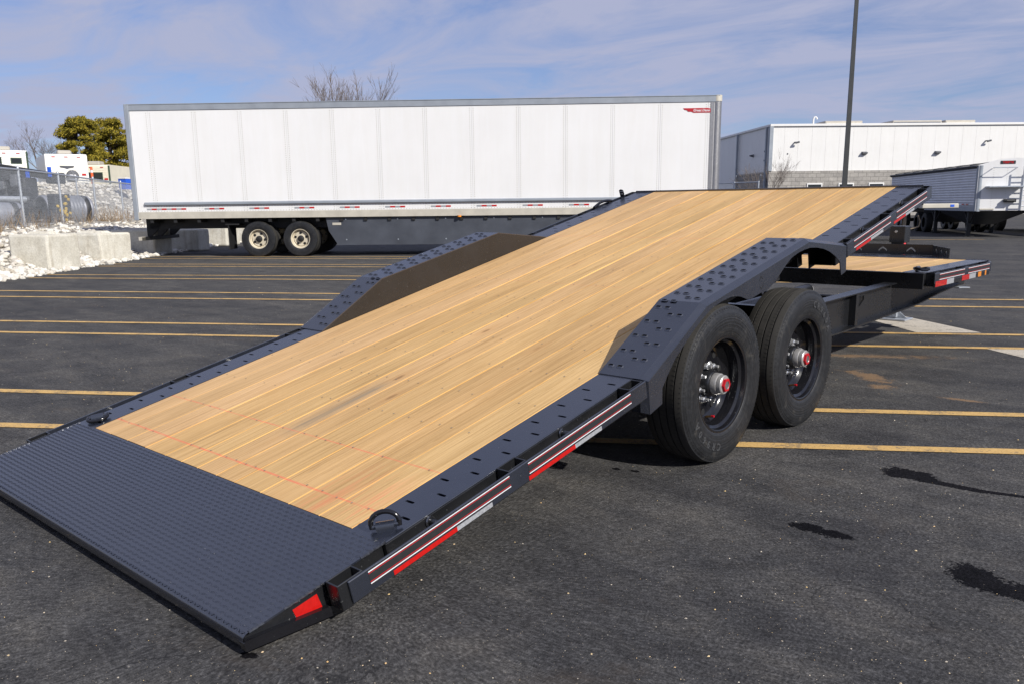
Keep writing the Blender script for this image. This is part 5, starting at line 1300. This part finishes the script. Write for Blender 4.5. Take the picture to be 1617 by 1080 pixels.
b = MB(); b.lathe([(HZ0-.02,.10), (HZ1,.10)], 20, axis='z', c=(.07,.05,0)); b.build('corner_post', 'van_grey', hp)
b = MB(); b.cbox(.25, 1.3, -.34, -.031, HZ0+.72, HZ0+.765, .006); b.build('step', 'galv', ew)
b = MB(); b.tube([(.42,-.05,HZ1-.08), (.36,-.28,HZ1-.08), (1.05,-.28,HZ1-.08), (1.12,-.05,HZ1-.08)], .014, 6); b.build('grab_rail', 'galv', ew)
b = MB()
for x in (1.25, 1.62): b.cyl((x,-.26,HZ0+.05), (x,-.26,HZ1-.05), .022, n=8)
for k in range(8): b.cyl((1.25,-.26,HZ0+.14+.165*k), (1.62,-.26,HZ0+.14+.165*k), .017, n=8)
b.build('ladder', 'galv', ew)
b = MB(); b.cbox(.62, 1.06, -.045, -.031, HZ1+.035, HZ1+.135, .006); bd = b.build('maker_badge', 'decal_black', ew)
text_part('badge_lettering', 'TIMPTE', .10, 'reflector_red', bd, Matrix.Translation((.84, -.047, HZ1+.05)) @ Matrix.Rotation(pi/2, 4, 'X'), .002, bold=.003)
b = MB()
for x in [.45, .85]:
    z = HZ0+.05
    while z < HZ1-.05: b.cyl((x,-.031,z), (x,-.036,z), .007, n=6); z += .06
tag(b.build('rivets', 'rivet', ew), kind='stuff')
b = MB(); b.cbox(.80, 1.15, -.16, -.031, HZ0+.26, HZ0+.36, .01); b.cyl((.85,-.2,HZ0+.31), (1.1,-.2,HZ0+.31), .03, n=8); b.build('air_couplings', 'machine', ew)
b = MB(); b.cbox(.12, .55, -.05, -.031, HZ0+.02, HZ0+.07, .006); b.build('end_sill', 'van_cream', ew)
for y0 in (.6, 1.0, 2.6):
    b = MB(); b.box(-.0235, -.0205, y0, y0+.22, HZ0+.18, HZ0+.22); b.build('reflective_tape', 'reflector_red', hp)
for yc in (2.6, 6.0):
    b = MB(); b.add([(.05,yc-1.5,HZ0-.021), (HW-.05,yc-1.5,HZ0-.021), (HW-.05,yc+1.5,HZ0-.021), (.05,yc+1.5,HZ0-.021), (.75,yc-.35,.36), (HW-.75,yc-.35,.36), (HW-.75,yc+.35,.36), (.75,yc+.35,.36)], [(0,1,5,4), (1,2,6,5), (2,3,7,6), (3,0,4,7), (4,5,6,7), (3,2,1,0)]); b.build('hopper_chute', 'machine_grey', hp)
for y0 in (.75, 4.3):
    b = MB(); b.cbox(HW-.17, HW-.05, y0-.06, y0+.06, .002, HZ0-.022, .01); b.build('landing_leg', 'chassis', hp)
    b = MB(); b.cbox(.05, .17, y0-.06, y0+.06, .02, HZ0-.022, .01); b.cbox(-.03, .26, y0-.14, y0+.14, .001, .03, .005); b.cyl((.11,y0+.06,.45), (.11,y0+.5,HZ0-.03), .025, n=8); b.cyl((.11,y0-.06,.45), (.11,y0-.5,HZ0-.03), .025, n=8); b.build('landing_leg', 'chassis', hp)
hwl = heavy_wheel(.40, .24, 'galv', 28); first = True
for y0 in (8.5, 9.5):
    for (x, rz) in ((.13, pi), (HW-.13, 0)):
        w = hwl if first else copy_tree(hwl, hp); first = False
        w.parent = hp; w.location = (x, y0, .401); w.rotation_euler = (0, 0, rz)
    b = MB(); b.cyl((.2,y0,.401), (HW-.2,y0,.401), .06, n=10); b.build('axle', 'chassis', hp)
# flatbed nose
fb_p = Vector(away(1447, 29.0, 0)); fb = thing('flatbed_trailer', 'pale flatbed trailer front with tan landing legs behind the tipped deck', 'flatbed trailer', fb_p, HA+.18)
b = MB(); b.cbox(.0, 1.10, -.35, -.1, .96, 1.10, .02); nb = b.build('nose_beam', 'van_cream', fb); b = MB(); b.cbox(.84, .96, -.358, -.351, 1.0, 1.07, .002); b.build('nose_label', 'blue', nb)
b = MB(); b.cbox(-2.3, .2, -.099, 9.0, .86, 1.0, .02); b.build('bed', 'chassis', fb)
for x in (-.18, -.50):
    b = MB(); b.cbox(x-.05, x+.05, .3, .42, .03, .859, .008); b.cbox(x-.11, x+.11, .24, .48, .001, .03, .005); b.build('landing_leg', 'tan', fb)
b = MB(); b.tube([(.0,.30,.35), (.25,.28,.42), (.28,.28,.58), (.2,.28,.74)], .022, 6); b.build('leg_crank', 'tan', fb)
for y0 in (3.0, 4.1):
    for x0 in (-.35, -2.0):
        b = MB(); b.lathe([(.0,.2), (.0,.36), (.03,.418), (.27,.418), (.30,.36), (.30,.2), (.2,.18), (.2,0)], 26, c=(x0, y0, .42)); b.build('tyre', 'rubber_plain', fb)
dt = thing('tanker_chassis', 'dark trailer running gear in the shade beneath and behind the hopper trailer', 'trailer', nr+Vector((cos(HA)*3.1-sin(HA)*(-.2), sin(HA)*3.1+cos(HA)*(-.2), 0)), HA)
b = MB(); b.cbox(-.2, 1.9, .2, 10.0, .78, 1.0, .02); b.build('frame', 'chassis', dt)
for y0 in (1.2, 2.3, 6.8, 7.9):
    for x in (.0, 1.7):
        b = MB(); b.lathe([(-.14,.2), (-.15,.34), (-.12,.41), (.12,.41), (.15,.34), (.14,.2), (.05,.18), (.05,0)], 26, c=(x, y0, .415)); b.build('tyre', 'rubber_plain', dt)
for y0 in (5.4, 6.4):
    for x in (.12, HW-.12):
        b = MB(); b.lathe([(-.13,.2), (-.14,.30), (-.11,.36), (.11,.36), (.14,.30), (.13,.2), (.05,.16), (.05,0)], 24, c=(x, y0, .362)); b.build('tyre', 'rubber_plain', hp)
